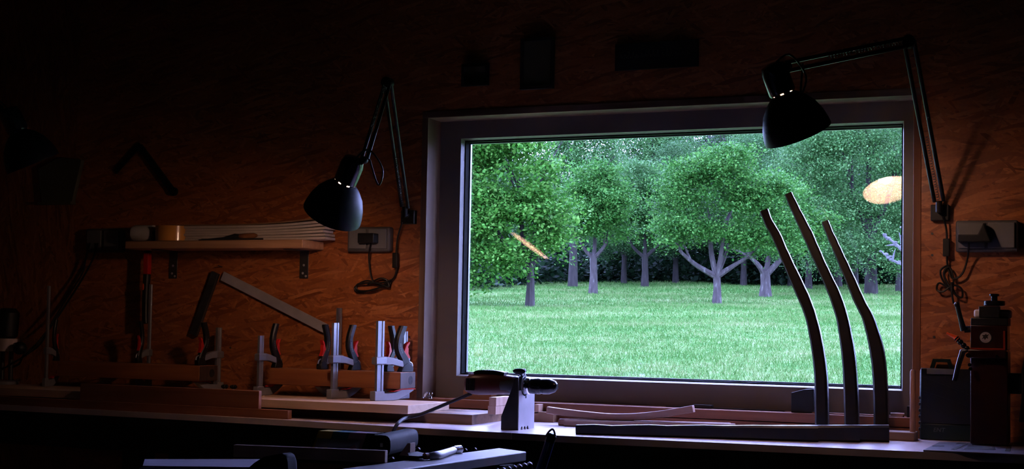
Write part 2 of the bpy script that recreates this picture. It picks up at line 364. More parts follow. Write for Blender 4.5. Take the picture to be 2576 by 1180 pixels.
# lining boards round the opening
struct('trim_1', MB().box(XL-LT, XL, -.003, .30, OBT, ZT), M['lining'], bev=.0015)
struct('trim_2', MB().box(XR, XR+LT, -.003, .30, .94, ZT), M['edge'], bev=.0015)
struct('trim_3', MB().box(XL-LT, XR+LT, -.003, .30, ZT, ZT+LT), M['lining_x'], bev=.0015)
struct('trim_4', MB().box(-2.57, XR-.0005, -.004, .112, .977, OBT), M['sillwood'], bev=.002)
struct('trim_5', MB().box(-2.57, XR-.0005, -.001, .112, .932, .974), M['sillwood'], bev=.002)
# window
win = bpy.data.objects.new('window_1', None); COL.objects.link(win); win.location = (-1.6, .113, OBT); win['kind'] = 'structure'
gx0, gx1, gz0, gz1 = -2.4535, -.724, 1.0967, 2.0461
fy0, fy1 = .113, .194
f = MB()
f.box(XL, gx0, fy0, fy1, .95, ZT); f.box(gx1, XR, fy0, fy1, .95, ZT); f.box(gx0, gx1, fy0, fy1, gz1, ZT); f.box(gx0, gx1, fy0, fy1, .95, gz0)
obj('window_frame', f, M['frame'], win)
def ring_frame(x0, x1, z0, z1, t, y0, y1):
    m = MB(); m.box(x0, x0+t, y0, y1, z0, z1); m.box(x1-t, x1, y0, y1, z0, z1); m.box(x0+t, x1-t, y0, y1, z1-t, z1); m.box(x0+t, x1-t, y0, y1, z0, z0+t); return m
# glazing bead: bevelled inner lip
bead = MB()
def lip(x0, x1, z0, z1, t, ya, yb):
    o_ = [(x0, ya, z0), (x1, ya, z0), (x1, ya, z1), (x0, ya, z1)]; i_ = [(x0+t, yb, z0+t), (x1-t, yb, z0+t), (x1-t, yb, z1-t), (x0+t, yb, z1-t)]
    i2 = [(p[0], fy1-.001, p[2]) for p in i_]
    for A, B in ((o_, i_), (i_, i2)):
        V = [bead.bm.verts.new(p) for p in A]; U = [bead.bm.verts.new(p) for p in B]
        for k in range(4): bead.face([V[k], V[(k+1) % 4], U[(k+1) % 4], U[k]])
lip(gx0, gx1, gz0, gz1, .006, fy0+.0005, fy0+.022)
obj('glazing_bead', bead, M['frame'], win)
obj('gasket', ring_frame(gx0+.006, gx1-.006, gz0+.006, gz1-.006, .0045, .138, .170), M['gasket'], win)
obj('spacer_bar', ring_frame(gx0+.006, gx1-.006, gz0+.006, gz1-.006, .009, .1745, .1875), M['spacer'], win)
for y in (.170, .188): obj('glass_pane', MB().box(gx0+.0065, gx1-.0065, y, y+.004, gz0+.0065, gz1-.0065), M['glass'], win)

# ------------------------------------------------------------------ outdoors: ground
def gz(x, y):
    r = np.hypot(np.asarray(x)-CC[0], np.asarray(y)-CC[1])
    return np.interp(r, (0, 5, 11, 20, 30, 36, 44, 53, 62, 80, 130), (.5, .60, .887, 1.28, 1.71, 1.99, 2.42, 2.93, 3.45, 4.5, 7.0))
xs = np.linspace(-75, 45, 121); ys = np.concatenate([np.linspace(.33, 12, 24), np.linspace(12.8, 110, 90)])
gx_, gy_ = np.meshgrid(xs, ys); zz = gz(gx_, gy_)+.05*np.sin(gx_*.7+1)*np.cos(gy_*.5)*np.clip((gy_-4)/20, 0, 1)
def np_mesh(name, co, faces, mat, smooth=False):
    me = bpy.data.meshes.new(name); nv = len(co); k = faces.shape[1]
    me.vertices.add(nv); me.vertices.foreach_set('co', np.ascontiguousarray(co, dtype=np.float32).ravel())
    me.loops.add(faces.size); me.loops.foreach_set('vertex_index', np.ascontiguousarray(faces, dtype=np.int32).ravel())
    me.polygons.add(len(faces)); me.polygons.foreach_set('loop_start', np.arange(0, faces.size, k, dtype=np.int32)); me.polygons.foreach_set('loop_total', np.full(len(faces), k, dtype=np.int32))
    if smooth: me.polygons.foreach_set('use_smooth', np.ones(len(faces), dtype=bool))
    me.update(calc_edges=True); me.validate()
    me.materials.append(mat); return me
nx, ny = len(xs), len(ys); idx = np.arange(nx*ny).reshape(ny, nx)
fc = np.stack([idx[:-1, :-1], idx[:-1, 1:], idx[1:, 1:], idx[1:, :-1]], -1).reshape(-1, 4)
g = bpy.data.objects.new('ground', np_mesh('ground', np.stack([gx_.ravel(), gy_.ravel(), zz.ravel()], -1), fc, grass_mat('meadow_turf'), True)); COL.objects.link(g); g['kind'] = 'structure'
def gzw(x, y): return gz(x, y)+.05*np.sin(x*.7+1)*np.cos(y*.5)*np.clip((y-4)/20, 0, 1)
# grass blades, only in the wedge that the window opens on
NB = 240000
u = RNG.random(NB); r = 9.0+(60-9.0)*u**1.5
th = YAW-np.arctan((1130+1230*RNG.random(NB)-1288)/FPX)
th = th+RNG.normal(0, .03, NB)
bx_ = -np.sin(th)*r; by_ = -CD+np.cos(th)*r; bz_ = gzw(bx_, by_)-.005
hh = (.016+.03*RNG.random(NB)**2)*(1+r/40); ww = .0028*(r/10)**.9; an = RNG.random(NB)*6.283; ln = RNG.normal(0, .6, NB)*hh; la = RNG.random(NB)*6.283
co = np.empty((NB, 3, 3)); co[:, 0] = np.stack([bx_-ww*np.cos(an), by_-ww*np.sin(an), bz_], -1); co[:, 1] = np.stack([bx_+ww*np.cos(an), by_+ww*np.sin(an), bz_], -1)
co[:, 2] = np.stack([bx_+ln*np.cos(la), by_+ln*np.sin(la), bz_+hh], -1)
go = bpy.data.objects.new('grass', np_mesh('grass', co.reshape(-1, 3), np.arange(NB*3).reshape(-1, 3), grass_mat('grass_blades', True))); COL.objects.link(go)
tag(go, 'short green meadow grass outside the window', 'grass', kind='stuff')

# ------------------------------------------------------------------ outdoors: trees
LF = {'apple': leaf_mat('apple_leaves', (.05, .21, .033), (.105, .37, .058), (.21, .53, .10)),
      'oak': leaf_mat('oak_leaves', (.055, .24, .028), (.12, .43, .05), (.27, .62, .11)),
      'wood': leaf_mat('woodland_leaves', (.075, .24, .058), (.155, .42, .11), (.28, .56, .18)),  # paler and bluer than the apple leaves, haze put into the colour
      'under': leaf_mat('undergrowth_leaves', (.008, .028, .011), (.016, .05, .02), (.035, .09, .035)),  # near black, the wood's deep shade put into the leaf colour
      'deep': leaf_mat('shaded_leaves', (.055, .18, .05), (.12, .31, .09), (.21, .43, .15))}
BK = {'apple': bark_mat('apple_bark', (.06, .045, .04), (.15, .125, .115), (.36, .36, .32)), 'dark': bark_mat('dark_bark', (.025, .02, .016), (.065, .053, .043), (.11, .105, .09)),
      'grey': bark_mat('bare_grey_bark', (.14, .12, .14), (.26, .24, .27), (.4, .4, .42))}
def leaves(name, blobs, n, size, mat, seed, droop=.2, clump=.22):
    """leaf cards gathered in sprays round the shell of several rounded masses"""
    R = np.random.default_rng(seed); pts = []; more = []
    for bl in blobs:
        for _ in range(4):
            d = R.normal(size=3); d[2] = d[2]*.8+.1; d /= np.linalg.norm(d); q = .28+.3*R.random()
            more.append((bl[0]+d[0]*bl[3]*.95, bl[1]+d[1]*bl[4]*.95, bl[2]+d[2]*bl[5]*.95, bl[3]*q, bl[4]*q, bl[5]*q))
    blobs = list(blobs)+more
    vol = np.array([bl[3]*bl[4]*bl[5] for bl in blobs])**.667; share = vol/vol.sum()
    for bl, s in zip(blobs, share):
        m = max(20, int(n*s)); nc = max(7, m//48)
        d = R.normal(size=(nc, 3)); d /= np.linalg.norm(d, axis=1)[:, None]; d[:, 2] = np.where(d[:, 2] < -.55, -d[:, 2], d[:, 2])
        rad = .45+.6*R.random(nc)**.6; cen = np.array(bl[:3])+d*rad[:, None]*np.array(bl[3:6])
        k = R.integers(0, nc, m); off = R.normal(0, clump, (m, 3))*np.array([1, 1, .55]); sp_ = d*np.array([1, 1, .45])+np.array([0, 0, -.12]); p = cen[k]+off*.75+sp_[k]*(R.random((m, 1))*2-.7)*clump*1.9
        pts.append(p)
    p = np.concatenate(pts); m = len(p)
    a = R.normal(size=(m, 3)); a[:, 2] = a[:, 2]*.6-droop; a /= np.linalg.norm(a, axis=1)[:, None]
    nrm = R.normal(size=(m, 3)); nrm[:, 2] += 2.0; sdir = np.cross(a, nrm); sdir /= np.linalg.norm(sdir, axis=1)[:, None]+1e-9
    L = size*(.6+.8*R.random(m)); wd = L*.36
    co = np.empty((m, 4, 3)); co[:, 0] = p; co[:, 1] = p+a*(L*.5)[:, None]+sdir*wd[:, None]; co[:, 2] = p+a*L[:, None]; co[:, 3] = p+a*(L*.5)[:, None]-sdir*wd[:, None]
    return np_mesh(name, co.reshape(-1, 3), np.arange(m*4).reshape(-1, 4), mat)
def wood_mesh(trunk_h, r0, forks, seed, sub=2, lean=(0, 0)):
    R = random.Random(seed); m = MB()
    top = Vector((lean[0], lean[1], trunk_h))
    m.tube([(0, 0, -.25), (r0*.1, 0, .02), (lean[0]*.4+.02, lean[1]*.4, trunk_h*.5), top], [r0*1.5, r0*1.25, r0*.95, r0*.9], 10)
    for (dx, dy, dz, rr) in forks:
        e = top+Vector((dx, dy, dz)); mid = top+Vector((dx*.55, dy*.55, dz*.38))+Vector((R.uniform(-.08, .08), R.uniform(-.08, .08), 0))
        m.tube([top-Vector((0, 0, r0*.8)), mid, e], [rr, rr*.8, rr*.42], 7, 4)
        for k in range(sub):
            s = mid.lerp(e, .2+.7*R.random()); q = s+Vector((dx*.35+R.uniform(-.5, .5), dy*.35+R.uniform(-.5, .5), abs(dz)*.3+R.uniform(.1, .6)))
            m.tube([s, s.lerp(q, .5)+Vector((0, 0, .05)), q], [rr*.4, rr*.3, rr*.12], 5)
    return m
def at(px, py, r):
    d = ray(px, py); t = r/math.hypot(d[0], d[1]); x, y = CC[0]+d[0]*t, CC[1]+d[1]*t
    return Vector((x, y, float(gzw(np.float64(x), np.float64(y)))))
def tree(name, px, py, r, label, forks, th, r0, blobs, n, ls, lm, bk, seed, group=None, clump=.22, cat='tree', lean=(0, 0)):
    b = at(px, py, r); t = thing(name, b, label, cat, group, rz=YAW)
    obj('trunk', wood_mesh(th, r0, forks, seed, lean=lean), BK[bk], t, local=True)
    c = bpy.data.objects.new('crown', leaves('crown', blobs, n, ls, LF[lm], seed, clump=clump)); COL.objects.link(c); c.parent = t
    return t
# metres per pixel at distance r is r/3571 (x to the right across the view, y away, z up)
tree('apple_tree', 1802, 764, 36, 'middle apple tree with low forking trunk and two spreading boughs on the meadow', [(-.95, -.1, .55, .085), (.72, -.1, .40, .085), (-.15, .3, 1.5, .09), (.18, -.2, 1.4, .08), (.5, .5, 1.2, .06)], .78, .105,
     [(-.1, 0, 2.75, 1.0, .9, .95), (-.75, 0, 1.9, .55, .7, .42), (1.0, .1, 2.2, .8, .8, .85), (.75, -.2, 1.55, .55, .5, .35), (.2, 0, 3.4, .7, .7, .5), (1.7, .2, 1.9, .5, .6, .5), (-.5, .3, 3.1, .6, .6, .6), (.0, -.3, 1.75, .5, .5, .3), (-1.0, -.2, 1.65, .35, .5, .25), (1.75, -.2, 1.5, .4, .5, .3), (1.3, .2, 2.8, .6, .6, .5), (-1.0, .1, 2.7, .5, .5, .5)], 52000, .066, 'apple', 'apple', 11, 'orchard trees on the meadow', .16)
tree('oak_tree', 1332, 756, 32, 'broad bright green tree with a slim dark trunk at the left of the meadow', [(-1.0, 0, 1.2, .07), (.5, 0, 1.0, .06), (-.3, .2, 2.0, .08), (-1.6, .3, 2.2, .06), (.2, -.3, 2.2, .06)], .95, .095,
     [(-.6, 0, 3.2, 1.1, .9, .8), (-.2, 0, 2.0, .85, .8, .75), (-1.3, .2, 1.6, .8, .9, .9), (.3, -.1, 1.35, .5, .5, .38), (-1.6, 0, 2.8, 1.0, .9, 1.0), (-.9, -.3, .95, .75, .6, .42), (.15, 0, 2.35, .6, .5, .35), (-2.6, .1, 1.9, .9, .9, 1.4), (-.9, 0, 3.9, .9, .8, .5), (-1.7, -.4, .6, .6, .5, .35)], 60000, .085, 'oak', 'dark', 12, 'orchard trees on the meadow', .17)
tree('apple_tree', 1491, 735, 43, 'young round-crowned apple tree on a pale trunk between the oak and the middle apple tree', [(-.5, 0, .7, .07), (.5, 0, .6, .07), (0, .2, 1.2, .08)], 1.15, .12,
     [(0, 0, 2.6, .95, .9, .8), (-.5, 0, 2.0, .6, .6, .5), (.5, 0, 2.1, .55, .6, .5), (.1, 0, 3.4, .65, .6, .55), (.5, 0, 2.95, .5, .5, .4)], 28000, .078, 'apple', 'apple', 13, 'orchard trees on the meadow', .17)
tree('apple_tree', 1621, 719, 53, 'thin apple tree standing in the shade behind, with its trunk half hidden', [(-.7, 0, .8, .08), (.8, 0, .8, .08), (0, .2, 1.4, .09)], 1.2, .13,
     [(-.1, 0, 2.9, 1.1, 1, .9), (-.8, 0, 2.4, .8, .8, .6), (.7, 0, 2.5, .9, .8, .7), (0, 0, 3.9, .9, .8, .7)], 24000, .09, 'wood', 'dark', 14, 'orchard trees on the meadow', .2)
tree('apple_tree', 1924, 738, 42, 'old apple tree with thick gnarled trunk behind the curved dark legs', [(-.55, 0, .5, .10), (.75, 0, .7, .11), (.1, .3, 1.1, .1)], .75, .16,
     [(-.2, 0, 1.95, .7, .8, .55), (.8, 0, 2.1, .8, .8, .6), (.2, 0, 2.8, .9, .8, .8), (1.2, .3, 1.6, .5, .5, .35)], 26000, .078, 'apple', 'apple', 15, 'orchard trees on the meadow', .18)
tree('ash_tree', 2190, 690, 46, 'tall light green tree filling the window\'s far right behind the glowing lamp reflection', [(-.8, 0, 2.2, .12), (.8, 0, 2.0, .12), (0, .2, 3, .12)], 2.0, .18,
     [(-.9, 0, 4.2, 1.3, 1.1, 1.1), (.5, 0, 5.0, 1.5, 1.2, 1.2), (.9, 0, 3.4, 1.2, 1.1, 1.0), (-1.4, 0, 2.8, 1.0, .9, .8), (0, 0, 2.2, 1.1, .9, .7), (1.6, 0, 2.2, .9, .9, .8), (-2.0, .2, 3.9, .9, .9, .8), (-1.6, 0, 5.2, 1.1, 1, .8), (-.1, -.9, 1.1, 1.0, .6, .7), (-1.4, -.6, 1.0, .8, .6, .7), (1.2, -.7, 1.1, .9, .6, .7)], 80000, .072, 'wood', 'dark', 16, 'trees at the wood edge', .24)
tree('ash_tree', 1440, 700, 50, 'feathery mid green tree rising behind the round-crowned apple tree', [(-.8, 0, 2.2, .1), (.8, 0, 2.0, .1), (0, .2, 3, .1)], 2.2, .15,
     [(-.4, 0, 3.8, 1.0, 1, 1.3), (.5, 0, 4.6, .9, .9, 1.2), (-1.1, 0, 3.0, .8, .9, .8), (.9, 0, 3.2, .7, .8, .8), (-.2, 0, 5.3, .7, .7, .6)], 46000, .075, 'wood', 'dark', 17, 'trees at the wood edge', .22)
# the wood behind: two kinds, copied
fk = [(-1.3, 0, 2.6, .13), (1.4, .2, 2.4, .13), (.2, .4, 4.0, .14), (-.4, -.5, 3.2, .1)]
protoA = tree('woodland_tree', 1300, 700, 60, 'x', fk, 2.4, .19, [(0, 0, 5.0, 2.0, 1.8, 2.0), (-1.4, 0, 4.0, 1.5, 1.5, 1.4), (1.5, 0, 4.3, 1.5, 1.5, 1.5), (.4, 0, 6.8, 1.4, 1.3, 1.2), (-.6, .3, 2.4, 1.5, 1.3, .9), (1.0, 0, 2.5, 1.3, 1.2, .9)], 52000, .10, 'wood', 'dark', 21, 'trees at the wood edge', .34)
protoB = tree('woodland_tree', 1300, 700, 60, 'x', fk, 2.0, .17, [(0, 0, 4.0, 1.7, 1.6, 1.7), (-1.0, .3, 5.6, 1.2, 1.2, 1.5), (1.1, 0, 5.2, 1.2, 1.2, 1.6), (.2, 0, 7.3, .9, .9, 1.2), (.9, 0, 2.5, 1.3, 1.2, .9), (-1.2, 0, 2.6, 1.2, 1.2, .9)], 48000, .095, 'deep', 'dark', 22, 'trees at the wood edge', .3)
spec = [(1120, 62, 0, .9), (1215, 66, 1, .72), (1330, 63, 1, .60), (1385, 74, 1, .70), (1480, 70, 0, .68), (1560, 66, 1, .66), (1640, 63, 0, .98), (1705, 71, 1, 1.12), (1765, 68, 0, .80), (1850, 64, 1, .92), (1905, 70, 0, 1.12), (1975, 62, 0, .98), (2050, 66, 1, 1.15), (2120, 60, 0, 1.05), (2215, 64, 1, 1.12), (2300, 58, 0, 1.1), (2390, 62, 1, 1.1), (2035, 52, 1, .66), (2150, 53, 1, .72), (2262, 51, 1, .72), (1570, 56, 1, .62), (1700, 57, 1, .66), (1870, 56, 1, .68), (1990, 57, 1, .70), (2110, 55, 1, .72), (1265, 55, 1, .62)]  # the small near ones are added to shade the grass by the wood
where = ['partly hidden at the window\'s extreme left', 'behind the broad bright oak', 'under the first gap of bright sky', 'between the two gaps of bright sky', 'under the brightest gap of sky', 'left of the pale upper branches', 'above the shaded thin apple tree', 'left of the bare grey tree', 'low in front of the bare grey tree', 'straight above the middle apple tree', 'left of the black lamp shade', 'directly below the black lamp shade', 'right of the black lamp shade', 'behind the tallest curved dark leg', 'behind the glowing lamp reflection', 'cut by the right window stile', 'beyond the right window stile', 'added nearest to the meadow for shade behind the tallest curved leg', 'added nearest to the meadow for shade below the glowing lamp reflection', 'added nearest to the meadow for shade behind the lichen branch', 'added low for shade beside the thin shaded apple tree', 'added low for shade left of the forking trunk', 'added low for shade right of the forking trunk', 'added low for shade behind the leftmost curved dark leg', 'added low for shade behind the shortest curved dark leg', 'low behind the trunk of the bright oak']
for i, ((px, rr, kd, sc), wh) in enumerate(zip(spec, where)):
    p = (protoA, protoB)[kd]; first = not p.get('used')
    o = p if first else copy_tree(p)
    p['used'] = 1
    o.location = at(px, 690, rr); o.rotation_euler.z = i*1.7; o.scale = (sc, sc, sc*(1+.06*math.sin(i*2.1)))
    o['label'] = ('mid green woodland tree ' if kd == 0 else 'dark green woodland tree ')+wh
for o in bpy.data.objects:
    if 'used' in o: del o['used']
# bare grey tree showing above the middle apple tree
bt = thing('bare_tree', at(1782, 690, 66), 'bare grey tree with leafless twigs at the top of the window', 'tree', 'trees at the wood edge')
m = MB(); rb = random.Random(5)
m.tube([(0, 0, -.2), (.05, 0, 3), (-.05, 0, 6), (.1, 0, 8.6)], [.16, .13, .09, .03], 7, 3)
for k in range(26):
    z0 = 3.2+4.6*rb.random(); a_ = rb.random()*6.28; L_ = .9+1.1*rb.random(); q = Vector((math.cos(a_)*L_, math.sin(a_)*L_, z0+.5+.9*rb.random()))
    m.tube([(0, 0, z0), (q.x*.5, q.y*.5, z0+(q.z-z0)*.35), q], [.045, .03, .012], 5)
    for j in range(3):
        s = Vector((0, 0, z0)).lerp(q, .4+.5*rb.random()); m.tube([s, s+Vector((rb.uniform(-.5, .5), rb.uniform(-.5, .5), rb.uniform(.1, .7)))], [.016, .007], 4)
obj('branches', m, BK['grey'], bt, local=True)
# lichen-pale twig reaching in at the right, close to the house
tw = MB(); y_ = 14.0
def tp(px, py): return onY(px, py, y_)
tw.tube([tp(2330, 690), tp(2290, 672), tp(2245, 655), tp(2215, 630)], [.035, .028, .02, .008], 6, 3)
tw.tube([tp(2330, 690), tp(2280, 640), tp(2255, 615), tp(2222, 590)], [.035, .04, .035, .012], 6, 3)
for a_, b2 in (((2245, 655), (2252, 628)), ((2262, 622), (2240, 600)), ((2275, 640), (2262, 585)), ((2268, 630), (2273, 560)), ((2255, 615), (2230, 618))): tw.tube([tp(*a_), tp(*b2)], [.02, .006], 5)
tw.tube([tp(2330, 690), tp(2345, 760), Vector((tp(2345, 760).x, y_, gz(tp(2345, 760).x, y_)-.1))], [.06, .09, .11], 7)
rl_ = random.Random(9)
for a_, b2, n_ in (((2245, 655), (2215, 630), 10), ((2290, 672), (2245, 655), 9), ((2255, 615), (2222, 590), 16), ((2290, 645), (2255, 615), 16), ((2268, 630), (2273, 560), 10)):
    for k in range(n_):
        f_ = rl_.random(); q = tp(a_[0]+(b2[0]-a_[0])*f_+rl_.uniform(-4, 4), a_[1]+(b2[1]-a_[1])*f_+rl_.uniform(-4, 4)); tw.ball(q, rl_.uniform(.010, .024), (1.3, 1, .8), 7, 5)
o = obj('lichen_branch', tw, bark_mat('lichen_bark', (.16, .16, .17), (.28, .29, .30), (.45, .46, .47))); tag(o, 'pale lichen-covered bare branch at the right edge of the window', 'branch')
# undergrowth along the wood edge; the tall far row stands in for dark shade
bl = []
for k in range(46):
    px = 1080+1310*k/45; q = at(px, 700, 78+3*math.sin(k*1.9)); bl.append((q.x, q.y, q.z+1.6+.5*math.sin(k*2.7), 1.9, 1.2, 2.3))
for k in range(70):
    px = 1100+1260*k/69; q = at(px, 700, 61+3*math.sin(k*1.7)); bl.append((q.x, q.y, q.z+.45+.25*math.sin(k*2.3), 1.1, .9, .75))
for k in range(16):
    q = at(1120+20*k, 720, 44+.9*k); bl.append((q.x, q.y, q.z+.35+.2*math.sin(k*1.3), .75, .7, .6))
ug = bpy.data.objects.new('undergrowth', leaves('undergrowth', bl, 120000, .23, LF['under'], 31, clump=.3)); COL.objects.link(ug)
tag(ug, 'tangled undergrowth darkened to stand for shade along the wood edge', 'undergrowth', kind='stuff')

# ------------------------------------------------------------------ workbench
wb = thing('workbench', (-2.2, -.25, 0), 'long grey-topped workbench running under the window', 'workbench')
front = [(-5.3, -.50), (-4.2, -.512), (-3.4, -.535), (-2.85, -.56), (-2.2, -.625), (-1.65, -.645), (-1.3, -.62), (-.95, -.59), (-.28, -.545), (.5, -.50)]
jx = -1.885                                           # seam between the two top boards
def clip(xa, xb):
    pts = [p for p in front if xa < p[0] < xb]
    def yat(x): return float(np.interp(x, [p[0] for p in front], [p[1] for p in front]))
    return [(xa, yat(xa))]+pts+[(xb, yat(xb))]
for xa, xb in ((-5.3, jx-.0008), (jx+.0008, .5)):
    obj('worktop', MB().prism(clip(xa, xb)+[(xb, -.0045), (xa, -.0045)], 'z', ZB-.022, ZB), M['bench'], wb)
obj('apron', MB().box(-5.3, .5, -.47, -.44, ZB-.16, ZB-.0225), M['benchdark'], wb)
obj('back_rail', MB().box(-5.3, .5, -.05, -.02, ZB-.16, ZB-.0225), M['benchdark'], wb)
for x in (-5.2, -3.6, -2.0, -.2):
    for y in (-.435, -.14): obj('leg', MB().box(x-.045, x+.045, y, y+.085, 0, ZB-.0225), M['benchdark'], wb)
obj('lower_shelf', MB().box(-5.15, .4, -.42, -.06, .25, .28), M['benchdark'], wb)

# ------------------------------------------------------------------ planks and beams on the bench
ZBB = .977; ZA = 1.008
tag(obj('plank', MB().box(-3.9, -2.158, -.366, -.075, ZB, ZBB), [M['mdf2']], bev=.0015), 'thick brown plank lying flat on the bench under the long pale plank', 'plank')
tag(obj('plank', MB().box(-4.95, -2.355, -.485, -.15, ZBB+.0003, ZA), M['mdf'], bev=.0012), 'long pale planed plank carrying the clamps and beams', 'plank')
tag(obj('support_block', MB().box(-4.95, -4.6, -.45, -.15, ZB, ZBB), M['mdf2']), 'brown block under the far end of the long pale plank', 'block')
zd = ZB+.033
def brd(name, l0, r0, zlo, zhi, dep, mat, label, cat, tilt=0.0):
    """board whose lower front edge runs between two bench points"""
    a, b2 = Vector((*l0, 0)), Vector((*r0, 0)); t = (b2-a); t.normalize(); nrm = Vector((-t.y, t.x, 0))
    m = MB(); m.hexa([(a.x, a.y, zlo), (b2.x, b2.y, zlo), (b2.x+nrm.x*dep, b2.y+nrm.y*dep, zlo), (a.x+nrm.x*dep, a.y+nrm.y*dep, zlo), (a.x, a.y, zhi), (b2.x, b2.y, zhi), (b2.x+nrm.x*dep, b2.y+nrm.y*dep, zhi), (a.x+nrm.x*dep, a.y+nrm.y*dep, zhi)])
    return tag(obj(name, m, mat, bev=.0012), label, cat)
brd('board', (-4.7, -.494), (-2.822, -.537), ZB, zd-.0004, .026, M['boardc'], 'long thin reddish board along the front edge of the bench at the left', 'board')
cb = brd('board', (-3.80, -.512), (-2.955, -.528), zd, zd+.066, .018, M['boardc'], 'short stained reddish offcut standing on edge on the long thin board', 'board')
# beams
BT, BB_, BF, BK_ = 1.115, 1.052, -.225, -.10
def beam(x0, x1, label):
    t = thing('beam', ((x0+x1)/2, (BF+BK_)/2, BB_), label, 'beam', 'clamped beams')
    obj('body', MB().box(x0, x1, BF, BK_, BB_, BT), M['beam'], t, bev=.002)
    obj('end_face', MB().box(x1+.0001, x1+.0016, BF+.002, BK_-.002, BB_+.002, BT-.002), M['beamend'], t)
    m = MB(); m.cyl((x1+.0017, (BF+BK_)/2+.022, (BT+BB_)/2), (x1+.0024, (BF+BK_)/2+.022, (BT+BB_)/2), .0165, 20); obj('knot', m, M['knot'], t)
    return t
xr_ = onY(1006, 960, BF).x; xl_ = onY(677, 950, BF).x
beam(xl_, xr_, 'reddish timber beam with a round black knot in its end, held in the clamps nearest the window')
xr2 = onY(501, 940, BF).x; xl2 = onY(146, 930, BF).x
beam(xl2, xr2, 'dark stained timber beam held in clamps at the far left of the bench')

# ------------------------------------------------------------------ lever clamps
def make_clamp(label, x, y, hbar, flip, swing=0.0, k=1.0):
    """bar foot at (x, y) on the plank; the jaws reach along +y (or -y if flipped)"""
    t = thing('bar_clamp', (x, y, ZA), label, 'clamp', 'bar clamps on the beams', rz=(math.pi if flip else 0.0)+swing); t.scale = (k, k, 1)
    zt_ = BT-ZA; zl = BB_-ZA
    b = MB(); g_ = .0022
    b.prism([(-.0055, -.013), (.0055, -.013), (.0055, -.006), (.0055-g_, -.004), (.0055-g_, .004), (.0055, .006), (.0055, .013), (-.0055, .013), (-.0055, .006), (-.0055+g_, .004), (-.0055+g_, -.004), (-.0055, -.006)], 'z', .012, hbar)
    obj('bar', b, M['steel'], t, local=True)
    jaw = [(-.026, 0), (.052, 0), (.075, .004), (.105, .018), (.135, zl-.007), (.135, zl-.003), (.085, zl-.003), (.06, zl-.013), (.03, zl-.016), (.014, zl-.016), (.014, .036), (-.026, .036)]
    obj('fixed_jaw', MB().prism(jaw, 'x', -.012, .012), M['cast'], t, local=True, bev=.002)
    obj('jaw_pad', MB().prism([(.050, zl-.0108), (.070, zl-.0080), (.085, zl-.0029), (.140, zl-.0029), (.140, zl-.0004), (.082, zl-.0004), (.066, zl-.004), (.050, zl-.0075)], 'x', -.0135, .0135), M['red'], t, local=True)
    za = zt_+.028
    arm = [(-.020, za), (-.020, za+.030), (.018, za+.031), (.05, za+.026), (.082, za+.016), (.10, za+.012), (.10, za-.012), (.075, za-.006), (.045, za+.001)]
    am = obj('sliding_arm', MB().prism(arm, 'x', -.010, .010), M['cast'], t, local=True, bev=.0015)
    obj('arm_collar', MB().box(-.0125, .0125, -.022, .019, za+.003, za+.027), M['steel'], t, local=True, bev=.0015)
    # lever: swept, curved back towards the bar at mid height
    P = spline([(0, .108, zt_+.012), (0, .100, zt_+.045), (0, .078, zt_+.085), (0, .077, zt_+.125), (0, .092, zt_+.168), (0, .094, zt_+.176)], 5); n = len(P)
    wd = [.020-.0075*math.sin(min(1, i/(n-1)*1.5)*math.pi/2) for i in range(n)]; wd[-1] *= .7
    obj('lever', MB().sweep(P, wd, [.0105]*n, (0, 1, 0), ch=.45), M['black'], t, local=True)
    ft = [(.080, zt_+.0004), (.130, zt_+.0004), (.132, zt_+.016), (.124, zt_+.030), (.108, zt_+.036), (.092, zt_+.026)]
    obj('pressure_foot', MB().prism(ft, 'x', -.0115, .0115), M['black'], t, local=True, bev=.002)
    tr = [(.094, zt_+.078), (.106, zt_+.108), (.118, zt_+.116), (.117, zt_+.108), (.110, zt_+.096), (.113, zt_+.088), (.112, zt_+.072), (.122, zt_+.052), (.110, zt_+.052)]
    obj('release_trigger', MB().prism(tr, 'x', -.0075, .0075), M['red'], t, local=True, bev=.001)
    k = MB().tube([(0, .118, zt_+.040), (0, .132, zt_+.034), (0, .136, zt_+.022)], .003, 6, 3); obj('spring_loop', k, M['steel'], t, local=True)
    s = MB()                                                   # pale strip of moulded lettering, too small to read
    for i in range(9):
        z0 = zt_+.072+i*.0042; yc = float(np.interp(z0, [p.z for p in P], [p.y for p in P]))
        for sx in (-1, 1): s.box(sx*.0107-.0003, sx*.0107+.0003, yc-.0005 if i % 2 else yc-.002, yc+.0025, z0, z0+.0028)
    obj('lettering', s, M['grey2'], t, local=True)
    return t
def cx(px, py, y): return onY(px, py, y).x
FY, KY = -.262, -.063
make_clamp('clamp with tall dark bar at the near end of the reddish beam', cx(955, 900, -.275), -.275, .300, False, -.36, 1.22)
make_clamp('front clamp at the middle of the reddish beam, overlapping a taller bar behind', cx(842, 900, FY), FY, .290, False, -.20, 1.08)
make_clamp('front clamp with short bar at the far left end of the reddish beam', cx(655, 905, FY), FY, .235, False, -.08)
make_clamp('clamp with thin very tall bar at the extreme left end of the dark beam', cx(118, 885, FY), FY, .425, False, .10, .62)
make_clamp('rear clamp with the tallest bar behind the middle of the reddish beam', cx(852, 850, KY), KY, .350, True, -.08)
make_clamp('rear clamp with short bar mostly hidden behind the lever of the nearest clamp', cx(1018, 860, KY), KY, .262, True, -.12)
make_clamp('rear clamp at the near end of the dark beam, its bar clear of it', cx(549, 890, KY), KY, .262, True, -.10)
make_clamp('rear clamp on the dark beam below the red and black handle', cx(376, 840, KY), KY, .44, True, .06, .68)

